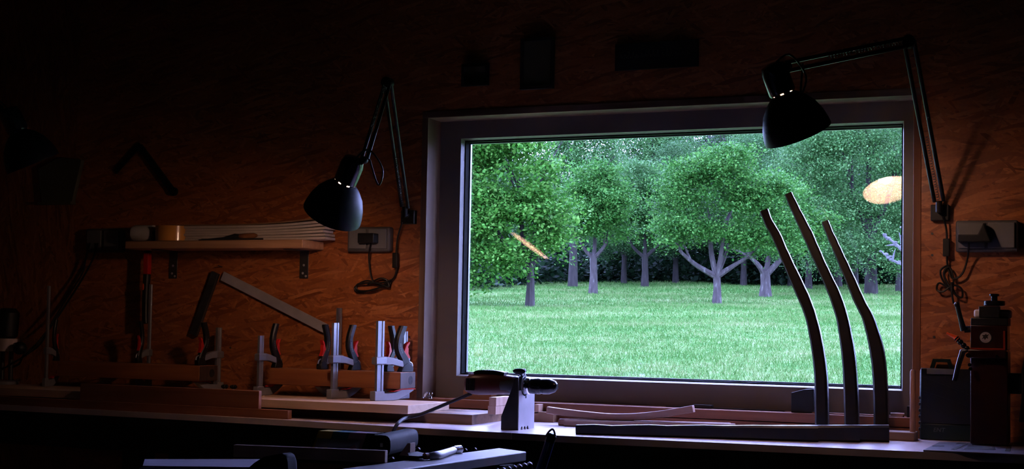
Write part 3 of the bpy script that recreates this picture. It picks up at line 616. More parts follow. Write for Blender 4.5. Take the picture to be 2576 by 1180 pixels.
# ------------------------------------------------------------------ wing nuts and star knobs
def wing_nut(x, y, z, rz, label, group):
    t = thing('wing_nut', (x, y, z), label, 'wing nut', group, rz)
    m = MB(); m.lathe(((.013, 0), (.013, .0018), (.0085, .0022), (.007, .010), (.004, .0125)), (0, 0, 0), (0, 0, 1), 16, True); obj('nut_body', m, M['chrome'], t, local=True)
    for s in (-1, 1):
        m = MB(); m.prism([(s*.005, .003), (s*.012, .006), (s*.021, .020), (s*.018, .025), (s*.011, .022), (s*.005, .010)], 'y', -.0014, .0014); obj('wing', m, M['chrome'], t, local=True, bev=.0005)
p = onZ(1062, 1002, ZA); wing_nut(p.x, p.y, ZA+.0002, .5, 'chrome wing nut with wide bright wing on the near end of the pale plank', 'wing nuts')
p = onZ(1079, 1003, ZA); wing_nut(p.x+.008, p.y-.004, ZA+.0002, -.7, 'chrome wing nut closest to the corner of the window lining on the pale plank', 'wing nuts')
p = onZ(54, 966, ZA); wing_nut(p.x, -.20, ZA+.0002, .2, 'wing nut with blue-glinting wing near the router at the far left', 'wing nuts')
p = onZ(81, 966, ZA); wing_nut(p.x-.03, -.185, ZA+.0002, 1.3, 'dim wing nut just beside the thin tall clamp bar at the far left', 'wing nuts')
def star_knob(px, label):
    x = cx(px, 970, -.19); t = thing('star_knob', (x, -.19, ZA), label, 'knob', 'star knobs on the plank')
    m = MB()
    for k in range(5):
        a = k*1.2566; m.ball((.0095*math.cos(a), .0095*math.sin(a), .026), .0062, (1, 1, 1.1), 10, 7)
    m.cyl((0, 0, .018), (0, 0, .034), .009, 14); obj('knob_grip', m, M['black'], t, local=True)
    obj('threaded_stem', MB().cyl((0, 0, 0), (0, 0, .018), .0055, 12), M['chrome'], t, local=True)
star_knob(566, 'black star knob standing next to the clear clamp bar')
star_knob(588, 'black star knob with bright chrome stem, further from the clear clamp bar')

# ------------------------------------------------------------------ drill and its stand
sy0 = -.515
sx1, sx0 = onZ(1304, 1083, ZB).x, onZ(1259, 1081, ZB).x
sd = .140
st = thing('drill_stand', (sx1, sy0+sd/2, ZB), 'folded sheet metal stand holding the drill on the bench', 'drill stand')
sh = onY(1310, 982, sy0+.03).z-ZB
m = MB(); pr = [(0, 0)]
def scal(c, r): return [(c-r, 0)]+[(c+r*math.cos(math.pi-k*math.pi/6), r*1.25*math.sin(k*math.pi/6)) for k in range(1, 6)]+[(c+r, 0)]
for c in (.030, .056, .082): pr += scal(c, .010)
pr += [(sd, 0), (sd, sh), (0, sh)]
m.prism([(sy0+a, ZB+b2) for a, b2 in pr], 'x', sx1-.003, sx1); obj('front_plate', m, M['brushed'], st)  # lighter steel than the gussets, window light put into its colour
m = MB(); wl_ = sx1-sx0
m.prism([(sx1-.0032, ZB), (sx1-.0032, ZB+sh+.045), (sx1-.012, ZB+sh+.045), (sx0, ZB+.045), (sx0, ZB)], 'y', sy0, sy0+.003); obj('side_gusset', m, M['dsteel'], st)  # darker steel than the plate, this side's shade put into its colour
m = MB(); m.prism([(sx1-.0032, ZB), (sx1-.0032, ZB+sh), (sx1-.012, ZB+sh), (sx0, ZB+.045), (sx0, ZB)], 'y', sy0+sd-.003, sy0+sd); obj('side_gusset', m, M['dsteel'], st)
obj('slot', MB().box(sx1+.0001, sx1+.0008, sy0+.056, sy0+.066, ZB+sh-.028, ZB+sh-.006), M['knot'], st)
ay_ = sy0+.052                                            # drill axis
az_ = onY(1320, 970, ay_).z
m = MB(); m.lathe([(.036, 0), (.036, .016), (.030, .016), (.030, 0), (.036, 0)], (sx1-.016, ay_, az_), (1, 0, 0), 28); obj('clamp_collar', m, M['dsteel'], st)
m = MB(); m.box(sx1-.013, sx1-.003, ay_-.016, ay_-.008, az_+.034, az_+.058); m.box(sx1-.013, sx1-.003, ay_+.004, ay_+.012, az_+.034, az_+.058); obj('collar_ears', m, M['brushed'], st, bev=.001)
m = MB(); m.cyl((sx1-.008, ay_-.035, az_+.05), (sx1-.008, ay_+.02, az_+.05), .0045, 10); m.ball((sx1-.008, ay_-.036, az_+.050), .011, (2.2, .7, .9)); obj('clamp_screw', m, M['black'], st)
dx0, dx1 = cx(1171, 965, ay_), cx(1402, 968, ay_)
dr = thing('power_drill', (sx1-.1, ay_, az_-.05), 'corded dark red power drill lying level in the metal stand', 'drill')
Lb = sx1-.018-dx0
rg = []
for s, ry, rz_, dz in ((0, .010, .012, -.002), (.006, .022, .026, -.002), (.022, .031, .036, -.001), (.05, .034, .0385, 0), (.09, .033, .038, .001), (.13, .031, .036, .002), (Lb*.78, .031, .034, .001), (Lb, .029, .030, 0)):
    rg.append([(dx0+s, ay_+ry*math.copysign(abs(math.cos(a))**.8, math.cos(a)), az_+dz+rz_*math.copysign(abs(math.sin(a))**.8, math.sin(a))) for a in [2*math.pi*k/24 for k in range(24)]])
obj('motor_housing', MB().rings(rg), plain('drill_red_plastic', (.085, .014, .012), .35), dr)
m = MB(); m.sweep(spline([(dx0+.040, ay_, az_+.036), (dx0+.06, ay_, az_+.043), (dx0+.12, ay_, az_+.043), (dx0+.155, ay_, az_+.037)], 4), [.018]*13, [.006]*13, (0, 1, 0)); obj('rocker_switch', m, M['black'], dr)
m = MB(); m.lathe(((.030, 0), (.033, .004), (.033, Lb*.26), (.030, Lb*.27)), (dx0+Lb*.68, ay_, az_), (1, 0, 0), 24, True); obj('gear_case', m, M['grey'], dr)
m = MB()
for k in range(5): m.box(dx0+.018+k*.007, dx0+.021+k*.007, ay_-.0362, ay_-.02, az_-.022, az_+.02)
obj('cooling_vents', m, M['knot'], dr)
x2 = sx1+.002; m = MB(); m.lathe(((.026, 0), (.030, .004), (.030, .014), (.027, .018)), (x2, ay_, az_), (1, 0, 0), 24, True); obj('spindle_collar', m, M['chrome'], dr)
Lc = dx1-(x2+.018)
m = MB(); m.lathe(((.024, 0), (.0275, .006), (.0285, Lc*.35), (.0262, Lc*.42), (.0262, Lc*.45), (.0278, Lc*.5), (.027, Lc*.72), (.019, Lc*.93), (.010, Lc)), (x2+.018, ay_, az_), (1, 0, 0), 22, True); obj('chuck', m, M['blackgloss'], dr)
m = MB(); q = [Vector((dx0+.028, ay_-.010, az_-.034)), Vector(onY(1130, 1013, ay_-.02)), Vector(onY(1060, 1042, ay_-.08)), Vector(onY(1020, 1052, ay_-.11)), Vector(onY(1004, 1062, -.672)), Vector(onY(994, 1076, -.70)), Vector(onY(986, 1100, -.71)), Vector(onY(975, 1180, -.72)), Vector((onY(975, 1180, -.72).x-.05, -.70, .45)), Vector((-2.9, -.62, .02))]
m.tube(q, .0062, 8, 5); obj('power_cord', m, M['gcord'], dr)

# little block stack beside the drill
def blk(px0, px1, py0, py1, y, dep, name, mat, label, cat, group=None, zfix=None):
    x0, x1 = cx(px0, (py0+py1)/2, y), cx(px1, (py0+py1)/2, y); z0 = onY((px0+px1)/2, py1, y).z if zfix is None else zfix; z1 = z0+onY((px0+px1)/2, py0, y).z-onY((px0+px1)/2, py1, y).z
    return tag(obj(name, MB().box(x0, x1, y, y+dep, z0, z1), mat, bev=.0012), label, cat, group)
b1 = blk(1227, 1247, 1017, 1038, -.30, .16, 'wood_block', M['endgrain'], 'lower pale wood block of the pair stacked on the brown plank', 'block', 'wood blocks by the drill', ZBB+.0003)
zt1 = b1.location.z+b1.dimensions.z if False else max((b1.matrix_basis @ Vector(c)).z for c in b1.bound_box)
blk(1230, 1248, 996, 1018, -.30, .14, 'wood_block', M['endgrain'], 'upper pale wood block of the pair stacked on the brown plank', 'block', 'wood blocks by the drill', zt1+.0003)
blk(1345, 1355, 1011, 1034, -.055, .045, 'wood_block', M['endgrain'], 'small pale wood block in the back corner behind the drill stand', 'block', None, ZB+.0305)
blk(1300, 1392, 1033, 1058, -.055, .045, 'wood_block', M['mdf2'], 'flat brown batten lying at the back of the bench behind the drill stand', 'block', None, ZB)
blk(1165, 1236, 985, 1008, .035, .05, 'wood_block', M['handlewood'], 'reddish brown block on the window sill behind the drill', 'block', None, OBT+.0003)

# ------------------------------------------------------------------ strips on the bench
yS = -.17
pts = [(1378, 1034), (1420, 1040), (1480, 1047), (1540, 1052), (1600, 1051), (1660, 1045), (1710, 1037), (1745, 1031)]
P = [onY(a, b2, yS) for a, b2 in pts]; lo = min(p.z for p in P)
P = [p+Vector((0, 0, ZB+.0372-lo)) for p in P]; P = spline(P, 3); n = len(P)
tag(obj('bent_strip', MB().sweep(P, [.0125]*n, [.014]*n, (0, 0, 1), ch=.2), M['palewood'], bev=.001), 'bent pale wood strip curving up at both ends at the back of the bench', 'wood strip')
def strip(pa, pb, ya, yb, za, zb_, h, w_, mat, name, label, cat, group):
    a, b2 = onY(*pa, ya), onY(*pb, yb); a.z = za; b2.z = zb_
    t = (b2-a).normalized(); nrm = Vector((-t.y, t.x, 0)).normalized()
    m = MB(); m.sweep([a+nrm*w_/2+Vector((0, 0, h/2)), a.lerp(b2, .5)+nrm*w_/2+Vector((0, 0, h/2)), b2+nrm*w_/2+Vector((0, 0, h/2))], [h/2]*3, [w_/2]*3, (0, 0, 1), ch=.3)
    return tag(obj(name, m, mat), label, cat, group)
strip((1418, 1068), (1846, 1058), -.225, -.205, ZB+.0002, ZB+.012, .0225, .026, M['palewood2'], 'wood_strip', 'front straight brown wood strip lying behind the smoked bars', 'wood strip', 'straight strips on the bench')
strip((1404, 1068), (1835, 1050), -.185, -.165, ZB+.0002, ZB+.012, .0225, .026, M['palewood2'], 'wood_strip', 'rear straight brown wood strip, its eight-sided end sticking out furthest', 'wood strip', 'straight strips on the bench')

# smoked dark pieces: three lying, three standing
def lying(a, b2, h0, h1, wd, label, off=0.0):
    a, b2 = Vector(a), Vector(b2); t = (b2-a).normalized(); nrm = Vector((-t.y, t.x, 0))
    n = 14; P = []; hw = []; hd = []
    for i in range(n):
        f_ = i/(n-1); h = h0+(h1-h0)*f_; wob = .0012*math.sin(i*2.1)*(1-f_)
        P.append(a.lerp(b2, f_)+nrm*(wd/2+off)+Vector((0, 0, h/2+.0002))); hw.append(h/2+wob); hd.append(wd/2*(.75+.25*f_))
    for p_, h in zip(P, hw): p_.z = ZB+h+.0002
    return tag(obj('smoked_bar', MB().sweep(P, hw, hd, (0, 0, 1), ch=.32), M['darkwood_x']), label, 'smoked wood bar', 'smoked bars lying on the bench')
A0, A1 = onZ(1447, 1093, ZB), onZ(2058, 1113, ZB); tdir = (A1-A0).normalized(); nn = Vector((-tdir.y, tdir.x, 0))
hA, hB = .030, onY(2058, 1072, A1.y).z-ZB
lying(A0, A1, hA, hB, .046, 'nearest dark smoked bar lying along the bench, its tapered end by the drill stand')
B1 = A1+nn*.053; B1 = Vector((cx(2163, 1100, B1.y+.02), B1.y+.02, ZB)); B0 = B1-tdir*.74
lying(B0, B1, hA, hB+.003, .046, 'middle dark smoked bar lying behind the nearest one')
C1 = A1+nn*.108; C1 = Vector((cx(2237, 1100, C1.y+.035), C1.y+.035, ZB)); C0 = C1-tdir*.74
lying(C0, C1, hA, hB+.003, .046, 'furthest dark smoked bar lying on the bench, reaching beyond the third standing leg')
UP = [([(529, 1911, 1933), (560, 1923, 1945), (589, 1939, 1963), (630, 1957, 1981), (669, 1973, 1999), (720, 1994, 2024), (760, 2012, 2042), (798, 2026, 2055), (840, 2035, 2066), (876, 2041, 2073), (915, 2046, 2079), (954, 2049, 2083), (1010, 2050, 2085), (1080, 2051, 2086)], 'leftmost of three standing curved dark legs in front of the window', -.135),
      ([(487, 1973, 1993), (520, 1987, 2009), (549, 2000, 2024), (589, 2018, 2045), (630, 2036, 2063), (669, 2054, 2080), (710, 2072, 2100), (748, 2087, 2118), (798, 2103, 2134), (840, 2110, 2143), (876, 2115, 2150), (915, 2119, 2155), (954, 2121, 2158), (1010, 2123, 2161), (1080, 2125, 2163)], 'tallest of three standing curved dark legs, between the other two', -.085),
      ([(557, 2066, 2085), (585, 2077, 2096), (609, 2087, 2108), (640, 2100, 2122), (669, 2112, 2136), (710, 2129, 2155), (748, 2144, 2172), (775, 2157, 2185), (798, 2168, 2198), (840, 2179, 2213), (876, 2186, 2224), (915, 2192, 2230), (954, 2195, 2233), (1010, 2197, 2236), (1080, 2198, 2237)], 'shortest of three standing curved dark legs, beside the window\'s right stile', -.045)]
for rows, label, yy in UP:
    P = []; hw = []
    for py, xa, xb in rows:
        P.append(onY((xa+xb)/2, py, yy)); hw.append((onY(xb, py, yy).x-onY(xa, py, yy).x)/2*.93)
    e = P[-1].copy(); e.z = ZB+.0003; P[-1] = e
    k = 3; Q = spline(P, k); hh_ = [float(np.interp(i/k, range(len(hw)), hw)) for i in range(len(Q))]
    hh_ = [h*(1+.035*math.sin(i*1.9+yy*40)*(1-i/len(Q))) for i, h in enumerate(hh_)]
    hd = [.012+.008*i/len(Q) for i in range(len(Q))]
    tag(obj('curved_smoked_upright', MB().sweep(Q, hh_, hd, (1, 0, 0), ch=.35), M['darkwood']), label, 'curved leg', 'standing curved legs')

# ------------------------------------------------------------------ things on the sill
m = MB(); m.prism([(cx(1990, 1026, .03), OBT+.0003), (cx(2047, 1026, .03), OBT+.0003), (cx(2047, 978, .03), onY(2047, 978, .03).z), (cx(2022, 980, .03), onY(2022, 980, .03).z), (cx(1990, 988, .03), onY(1990, 988, .03).z)], 'y', .03, .075)
tag(obj('plane_body', m, M['black'], bev=.002), 'black tool block with sloping top on the sill behind the first curved leg', 'tool')
blk(1742, 1790, 1012, 1021, .05, .03, 'rubber_wedge', M['black'], 'small flat black wedge on the sill below the middle of the window', 'wedge', None, OBT+.0003)
x_ = cx(2240, 1036, .02); tag(obj('dowel_stub', MB().cyl((x_, .024, OBT+.0072), (x_+.045, .03, OBT+.0072), .007, 14), M['dowel']), 'short round dowel stub lying on the sill by the right stile', 'dowel')
blk(2281, 2288, 1012, 1040, .02, .03, 'corner_wedge', M['black'], 'thin upright black wedge in the right corner of the sill', 'wedge', None, OBT+.0003)
x_ = cx(2080, 1030, .02); tag(obj('thin_strip', MB().box(x_-.05, x_+.26, .012, .03, OBT+.0003, OBT+.005), M['palewood2']), 'thin flat slat lying on the sill behind the standing curved legs', 'wood strip')
x_ = cx(1680, 1022, .02); tag(obj('thin_strip', MB().box(x_-.02, x_+.42, .06, .075, OBT+.0003, OBT+.004), M['black']), 'thin dark slat along the foot of the window frame', 'wood strip')

# dowel on a base
dp = thing('peg_stand', (onZ(2296, 1090, ZB).x, -.09, ZB), 'round upright wooden peg on a flat base block beside the green case', 'peg stand')
bx0, bx1 = -.86, -.648
obj('base_block', MB().box(bx0, bx1, -.150, -.055, ZB+.0002, ZB+.028), M['mdf2'], dp, bev=.002)
xd = cx(2296, 1080, -.10); m = MB(); zt_ = onY(2296, 930, -.10).z; m.lathe(((.0095, 0), (.0095, zt_-ZB-.034), (.006, zt_-ZB-.028)), (xd, -.10, ZB+.0281), (0, 0, 1), 16, True); obj('peg', m, M['dowel'], dp)

# green case
gc0, gc1 = cx(2313, 1000, -.045), cx(2447, 1000, -.045); gcz = onY(2330, 926, -.045).z
gc = thing('tool_case', ((gc0+gc1)/2, -.03, ZB), 'green plastic tool case with ring handle standing against the board wall', 'tool case')
obj('shell', MB().box(gc0, gc1, -.040, -.006, ZB+.0002, gcz-.004), M['green'], gc, bev=.006)
obj('front_cover', MB().box(gc0+.004, gc1-.004, -.048, -.0405, ZB+.055, gcz), M['milky'], gc, bev=.003)
obj('lower_cover', MB().box(gc0+.004, gc1-.004, -.046, -.0405, ZB+.002, ZB+.054), M['green'], gc, bev=.002)
m = MB()
for k in range(6): m.box(gc0-.003, gc0+.012, -.044, -.012, ZB+.030+k*.021, ZB+.040+k*.021)
obj('hinge_ribs', m, M['milky'], gc, bev=.002)
xa, xb = cx(2338, 915, -.03), cx(2398, 915, -.03); ht = onY(2365, 903, -.03).z
m = MB(); out_ = [(xa, gcz-.006), (xa+.012, ht), (xb-.010, ht), (xb+.002, gcz-.006)]
inn = [(xa+.014, gcz-.002), (xa+.021, ht-.011), (xb-.019, ht-.011), (xb-.012, gcz-.002)]
for k in range(3): m.hexa([(out_[k][0], -.036, out_[k][1]), (inn[k][0], -.036, inn[k][1]), (inn[k][0], -.018, inn[k][1]), (out_[k][0], -.018, out_[k][1]), (out_[k+1][0], -.036, out_[k+1][1]), (inn[k+1][0], -.036, inn[k+1][1]), (inn[k+1][0], -.018, inn[k+1][1]), (out_[k+1][0], -.018, out_[k+1][1])])
obj('carry_handle', m, M['green'], gc)
obj('handle_plate', MB().box(xa-.006, xb+.004, -.051, -.0485, gcz-.020, gcz-.002), M['grey'], gc, bev=.001)
m = MB()
for za_, zb_ in ((gcz-.028, gcz-.085), (gcz-.075, gcz-.125)): m.hexa([(gc0+.008, -.0495, za_-.003), (gc1-.008, -.0495, zb_-.003), (gc1-.008, -.0481, zb_-.003), (gc0+.008, -.0481, za_-.003), (gc0+.008, -.0495, za_), (gc1-.008, -.0495, zb_), (gc1-.008, -.0481, zb_), (gc0+.008, -.0481, za_)])
obj('diagonal_ribs', m, M['milky'], gc)
def text(body, size, mat, parent, loc, rot=(math.pi/2, 0, 0), name='lettering', shear=0.0):
    cu = bpy.data.curves.new(name, 'FONT'); cu.body = body; cu.size = size; cu.extrude = .0003; cu.shear = shear; o = bpy.data.objects.new(name, cu); COL.objects.link(o)
    o.parent = parent; o.location = Vector(loc)-parent.location; o.rotation_euler = rot; cu.materials.append(mat)
    bpy.context.view_layer.update(); me = bpy.data.meshes.new_from_object(o.evaluated_get(bpy.context.evaluated_depsgraph_get())); me.name = name; q = bpy.data.objects.new(name, me); COL.objects.link(q)
    q.parent = parent; q.location = o.location; q.rotation_euler = rot; bpy.data.objects.remove(o); me.materials.clear(); me.materials.append(mat); return q
text('ENT', .020, M['grey2'], gc, (cx(2347, 1085, -.047), -.0468, onY(2347, 1086, -.047).z), shear=.2)

# ------------------------------------------------------------------ red bench machine
my = -.255; mx0, mx1 = cx(2441, 1000, my), cx(2535, 1000, my)
def mz(py): return onY(2490, py, my).z
mc = thing('bench_machine', ((mx0+mx1)/2, my+.06, ZB), 'dark red column machine with black knob and crank at the right end of the bench', 'machine')
obj('column', MB().box(mx0, mx1, my, my+.12, ZB+.0085, mz(884)), M['machred'], mc, bev=.003)
ux0, ux1 = cx(2441, 850, my), cx(2534, 850, my)
m = MB(); m.box(ux0-.006, ux1-.002, my-.014, my+.118, mz(902), mz(880)); obj('shelf_flange', m, M['machred'], mc, bev=.003)
obj('head_housing', MB().box(ux0, ux1, my+.004, my+.11, mz(880)+.0003, mz(819)), M['machred'], mc, bev=.002)
m = MB(); m.box(ux1-.012, ux1-.006, my-.006, my+.0035, mz(880)+.001, mz(832)); m.box(ux0, ux1-.006, my-.010, my+.0035, mz(880)+.0004, mz(876)); obj('guard_lip', m, plain('guard_red', (.30, .03, .010), .4), mc)
obj('top_block', MB().box(ux0+.001, ux1+.002, my+.004, my+.11, mz(819)+.0003, mz(800)), M['black'], mc, bev=.002)
obj('shoulder', MB().box(cx(2446, 790, my), cx(2540, 790, my), my+.045, my+.105, mz(800)+.0005, mz(778)), M['machwhite'], mc, bev=.007)
obj('cap_block', MB().box(cx(2462, 790, my), cx(2514, 790, my), my+.006, my+.044, mz(800)+.0005, mz(770)), M['black'], mc, bev=.002)
kx = cx(2501, 760, my+.03)
m = MB(); m.lathe(((.030, 0), (.033, .002), (.033, mz(757)-mz(769)), (.030, mz(756)-mz(769)), (.010, mz(756)-mz(769)), (.010, mz(745)-mz(769)), (.015, mz(744)-mz(769)), (.015, mz(739)-mz(769)), (.010, mz(738)-mz(769))), (kx, my+.035, mz(769)), (0, 0, 1), 26, True); obj('top_knob', m, M['blackgloss'], mc)
m = MB(); m.tube([onY(2442, 828, my+.02), onY(2426, 829, my+.02)], .0105, 10); m.tube([onY(2424, 831, my+.01), onY(2416, 800, my), onY(2408, 768, my-.005)], [.010, .0078, .0075], 10); m.ball(onY(2407, 766, my-.006), .009); obj('crank_handle', m, M['black'], mc)
m = MB(); a, b2 = onY(2432, 877, my), onY(2408, 853, my)
for k in range(4): m.ball(a.lerp(b2, k/3), .0095)
obj('hose_links', m, M['blackgloss'], mc)
m = MB(); m.tube([onY(2409, 854, my), onY(2402, 848, my), onY(2381, 838, my)], [.010, .0065, .0035], 10); obj('hose_nozzle', m, M['orange'], mc)
m = MB(); m.tube([onY(2436, 879, my), onY(2422, 884, my), onY(2412, 915, my), onY(2401, 958, my)], [.008, .010, .0085, .007], 8); obj('side_arm', m, M['black'], mc)
for px, py, rr in ((2436, 894, .0075), (2440, 918, .006), (2442, 928, .006), (2508, 896, .005)):
    c = onY(px, py, my-.016); obj('bolt_head', MB().cyl(c+Vector((0, .002, 0)), c-Vector((0, .006, 0)), rr, 12), M['chrome'], mc)
ec = onY(2479, 849, my); er = .0205
m = MB(); m.lathe(((er, 0), (er, .0006), (er*.86, .0006), (er*.86, 0), (er, 0)), (ec.x, my+.0035, ec.z), (0, -1, 0), 30); obj('emblem_ring', m, M['knot'], mc)
m = MB(); m.cyl((ec.x, my+.0036, ec.z), (ec.x, my+.0030, ec.z), er*.84, 28); em = obj('emblem_disc', m, M['emblem'], mc)
m = MB(); q = [(-.55, .35), (-.15, .42), (.10, .60), (.22, .42), (.55, .55), (.30, .15), (.42, -.25), (.10, -.05), (-.10, -.45), (-.22, -.10), (-.60, -.30), (-.35, .08)]
m.prism([(ec.x+a*er*.95, ec.z+b2*er*.95) for a, b2 in q], 'y', my+.0022, my+.0029); obj('emblem_figure', m, M['knot'], mc)
m = MB(); m.box(mx1, cx(2570, 960, my+.05), my+.03, my+.09, mz(990), mz(938)); obj('cross_arm', m, M['black'], mc, bev=.004)
m = MB(); hx = cx(2580, 960, my+.06); m.prism([(hx-.018, mz(1060)), (hx+.05, mz(1060)), (hx+.05, mz(840)), (hx+.012, mz(840)), (hx-.010, mz(930)), (hx-.010, mz(1000))], 'y', my+.02, my+.10); obj('motor_body', m, M['black'], mc, bev=.004)
# its steel table let into the bench
pl = [onZ(2318, 1139, ZB), onZ(2600, 1150, ZB), onZ(2600, 1118, ZB), onZ(2362, 1117, ZB)]
m = MB(); m.prism([(p.x, max(p.y, -.56)) for p in pl], 'z', ZB+.0002, ZB+.006); obj('base_plate', m, M['plate'], mc, bev=.001)
for q in (((2425, 1135), (2505, 1137), (2502, 1127), (2437, 1126)), ((2392, 1136), (2402, 1137), (2436, 1121), (2428, 1120)), ((2528, 1140), (2541, 1141), (2545, 1127), (2534, 1126)), ((2404, 1122), (2425, 1122), (2430, 1119), (2410, 1119)), ((2345, 1128), (2375, 1128), (2376, 1127), (2346, 1127))):
    obj('slot', MB().prism([(onZ(*p, ZB).x, onZ(*p, ZB).y) for p in q], 'z', ZB+.0062, ZB+.0068), M['knot'], mc)

# ------------------------------------------------------------------ wall shelf and what lies on it
SY = -.165
sx_l, sx_r = cx(314, 616, SY), cx(761, 612, SY); sz1 = onY(560, 604, SY).z; sz0 = onY(560, 625, SY).z
ws = thing('wall_shelf', ((sx_l+sx_r)/2, -.08, sz0), 'short pine shelf fixed to the board wall left of the window', 'shelf')
obj('shelf_board', MB().box(sx_l, sx_r, SY, -.0005, sz0, sz1), M['shelf'], ws, bev=.004)
for px in (436, 765):
    xw = cx(px, 690, 0); zb0 = onY(px, 701, 0).z
    br = obj('shelf_bracket', MB().box(xw-.021, xw+.021, -.0035, -.0004, zb0, sz0-.0003).box(xw-.021, xw+.021, -.13, -.0036, sz0-.0036, sz0-.0003), M['dsteel'], ws, bev=.0015)
    for dz, dx in ((.010, .011), (.022, -.004), (.055, 0.0)):
        obj('screw', MB().cyl((xw+dx, -.0036, zb0+dz), (xw+dx, -.0052, zb0+dz), .0048, 12), M['brushed'], br)
# stack of thin slats
ys0, ys1 = -.115, -.03
xs0, xs1 = cx(425, 590, ys0), cx(817, 590, ys0)
names = ['lowest', 'second from the bottom', 'third from the bottom', 'fourth from the bottom', 'second from the top', 'uppermost pale']
zc = sz1+.0003
for k in range(6):
    th_ = .0105; x0_ = xs0+.05+.004*k; x1_ = xs1-.002*((k*7) % 5)-(.004 if k > 3 else 0)
    Pp = []
    for i in range(13):
        f_ = i/12; Pp.append(Vector((x0_+(x1_-x0_)*f_, (ys0+ys1)/2+.004*math.sin(k*2.2), zc+th_/2+.012*max(0, f_-.45)**2*(k+1)/1.2)))
    nz = [th_/2-.0004]*13; tag(obj('thin_board', MB().sweep(Pp, nz, [.040]*13, (0, 0, 1), ch=.08), M['slat']), names[k]+' pale slat in the stack on the wall shelf', 'slat', 'pale slats on the shelf'); zc += th_
Pp = [Vector((xs0+(xs1-.03-xs0)*i/12, (ys0+ys1)/2, zc+.0035+.012*max(0, i/12-.45)**2*6)) for i in range(13)]
tag(obj('thin_board', MB().sweep(Pp, [.003]*13, [.042]*13, (0, 0, 1), ch=.1), M['mdf2']), 'dark brown slat on top of the pale slat stack', 'slat')
# rolls
yr = -.115; r_ = (onY(355, 563, yr).z-onY(355, 605, yr).z)/2
m = MB(); xa = cx(331, 585, yr); m.lathe(((r_*.55, 0), (r_*.9, .004), (r_, .014), (r_, .10), (.014, .10), (.014, 0.002), (r_*.55, 0)), (xa, yr+r_*.3, sz1+r_+.0004), (1, .12, 0), 28); tag(obj('paper_roll', m, M['paper']), 'white roll lying at the left end of the wall shelf', 'roll')
yt = -.125; rt = (cx(460, 585, yt)-cx(384, 585, yt))/2; ht_ = onY(420, 566, yt).z-onY(420, 604, yt).z
tr_ = thing('tape_roll', (cx(422, 585, yt)+.004, yt+rt-.04, sz1), 'glossy yellow packing tape roll standing flat on the wall shelf', 'tape roll')
m = MB(); m.lathe(((rt, 0), (rt, ht_), (rt*.62, ht_), (rt*.62, 0), (rt, 0)), (0, 0, .0004), (0, 0, 1), 36); obj('tape', m, M['tape'], tr_, local=True)
m = MB(); m.lathe(((rt*.615, 0), (rt*.615, ht_), (rt*.56, ht_), (rt*.56, 0), (rt*.615, 0)), (0, 0, .0004), (0, 0, 1), 32); obj('core', m, M['handlewood'], tr_, local=True)
kn = thing('marking_knife', (cx(560, 595, -.15), -.15, sz1), 'slim marking knife with rounded wooden handle on the wall shelf', 'knife')
yk = -.148
m = MB(); ka, kb = cx(601, 592, yk), cx(646, 592, yk); zk = sz1+.016; m.lathe(((.006, 0), (.010, .006), (.0112, .03), (.0105, kb-ka-.012), (.006, kb-ka)), (ka, yk, zk), (1, 0, .03), 12, True); obj('handle', m, M['handlewood'], kn)
m = MB(); m.tube([(ka+.004, yk, zk), (ka-.02, yk, zk+.001), (ka-.07, yk, sz1+.008), (cx(500, 600, yk), yk, sz1+.0025)], [.009, .0105, .006, .0022], 8); obj('blade', m, M['dsteel'], kn)
tag(obj('scriber', MB().tube([(cx(508, 601, -.158), -.160, sz1+.0035), (cx(662, 600, -.158), -.159, sz1+.0035)], .0033, 8), M['dsteel']), 'thin dark steel rod lying along the front edge of the wall shelf', 'scriber')
# hanging red and black handle
th2 = thing('pull_saw', (cx(369, 640, -.07), -.06, onY(369, 640, -.07).z), 'red and black grip handle hanging below the left end of the wall shelf', 'tool')
yh = -.06
def hz(py): return onY(369, py, yh).z
hx_ = cx(369, 720, yh); hw_ = .0125
obj('tip', MB().box(hx_-hw_*.95, hx_+hw_*.95, yh-.011, yh+.011, hz(637)+.0003, sz0-.0006), M['black'], th2, bev=.003)
obj('red_band', MB().box(hx_-hw_, hx_+hw_, yh-.012, yh+.012, hz(690), hz(637)), M['red'], th2, bev=.002)
P = spline([(hx_, yh, hz(690)-.0004), (hx_-.002, yh, hz(720)), (hx_-.003, yh, hz(760)), (hx_-.001, yh, hz(800)), (hx_+.002, yh, hz(814))], 4); n = len(P)
obj('grip', MB().sweep(P, [hw_*1.1]*n, [.013]*n, (1, 0, 0), ch=.4), M['black'], th2)
obj('grip_inlay', MB().ball((hx_-.009, yh-.0135, hz(722)), .0075, (.8, .25, 2)), M['orange'], th2)
obj('blade', MB().box(hx_-.020, hx_+.020, yh+.020, yh+.0212, hz(900), hz(640)), M['dsteel'], th2) if False else None

# squares hanging on the wall
def bar2(a, b2, w_, t_, y, m=None, ext=0.0):
    a, b2 = Vector(a), Vector(b2); a.y = b2.y = y; d = (b2-a).normalized(); a = a-d*ext; b2 = b2+d*ext; nrm = Vector((-d.z, 0, d.x))*w_/2
    m = m or MB(); m.hexa([a-nrm+Vector((0, -t_/2, 0)), b2-nrm+Vector((0, -t_/2, 0)), b2-nrm+Vector((0, t_/2, 0)), a-nrm+Vector((0, t_/2, 0)), a+nrm+Vector((0, -t_/2, 0)), b2+nrm+Vector((0, -t_/2, 0)), b2+nrm+Vector((0, t_/2, 0)), a+nrm+Vector((0, t_/2, 0))]); return m
sq = thing('framing_square', onY(545, 685, -.012), 'steel square with dark stock hanging on the board wall under the shelf', 'square')
obj('stock', bar2(onY(543, 686, -.012), onY(487, 842, -.012), .036, .016, -.012), M['dsteel'], sq, bev=.001)
obj('blade', bar2(onY(560, 694, -.012), onY(824, 829, -.012), .040, .003, -.014), M['brushed'], sq, bev=.0005)
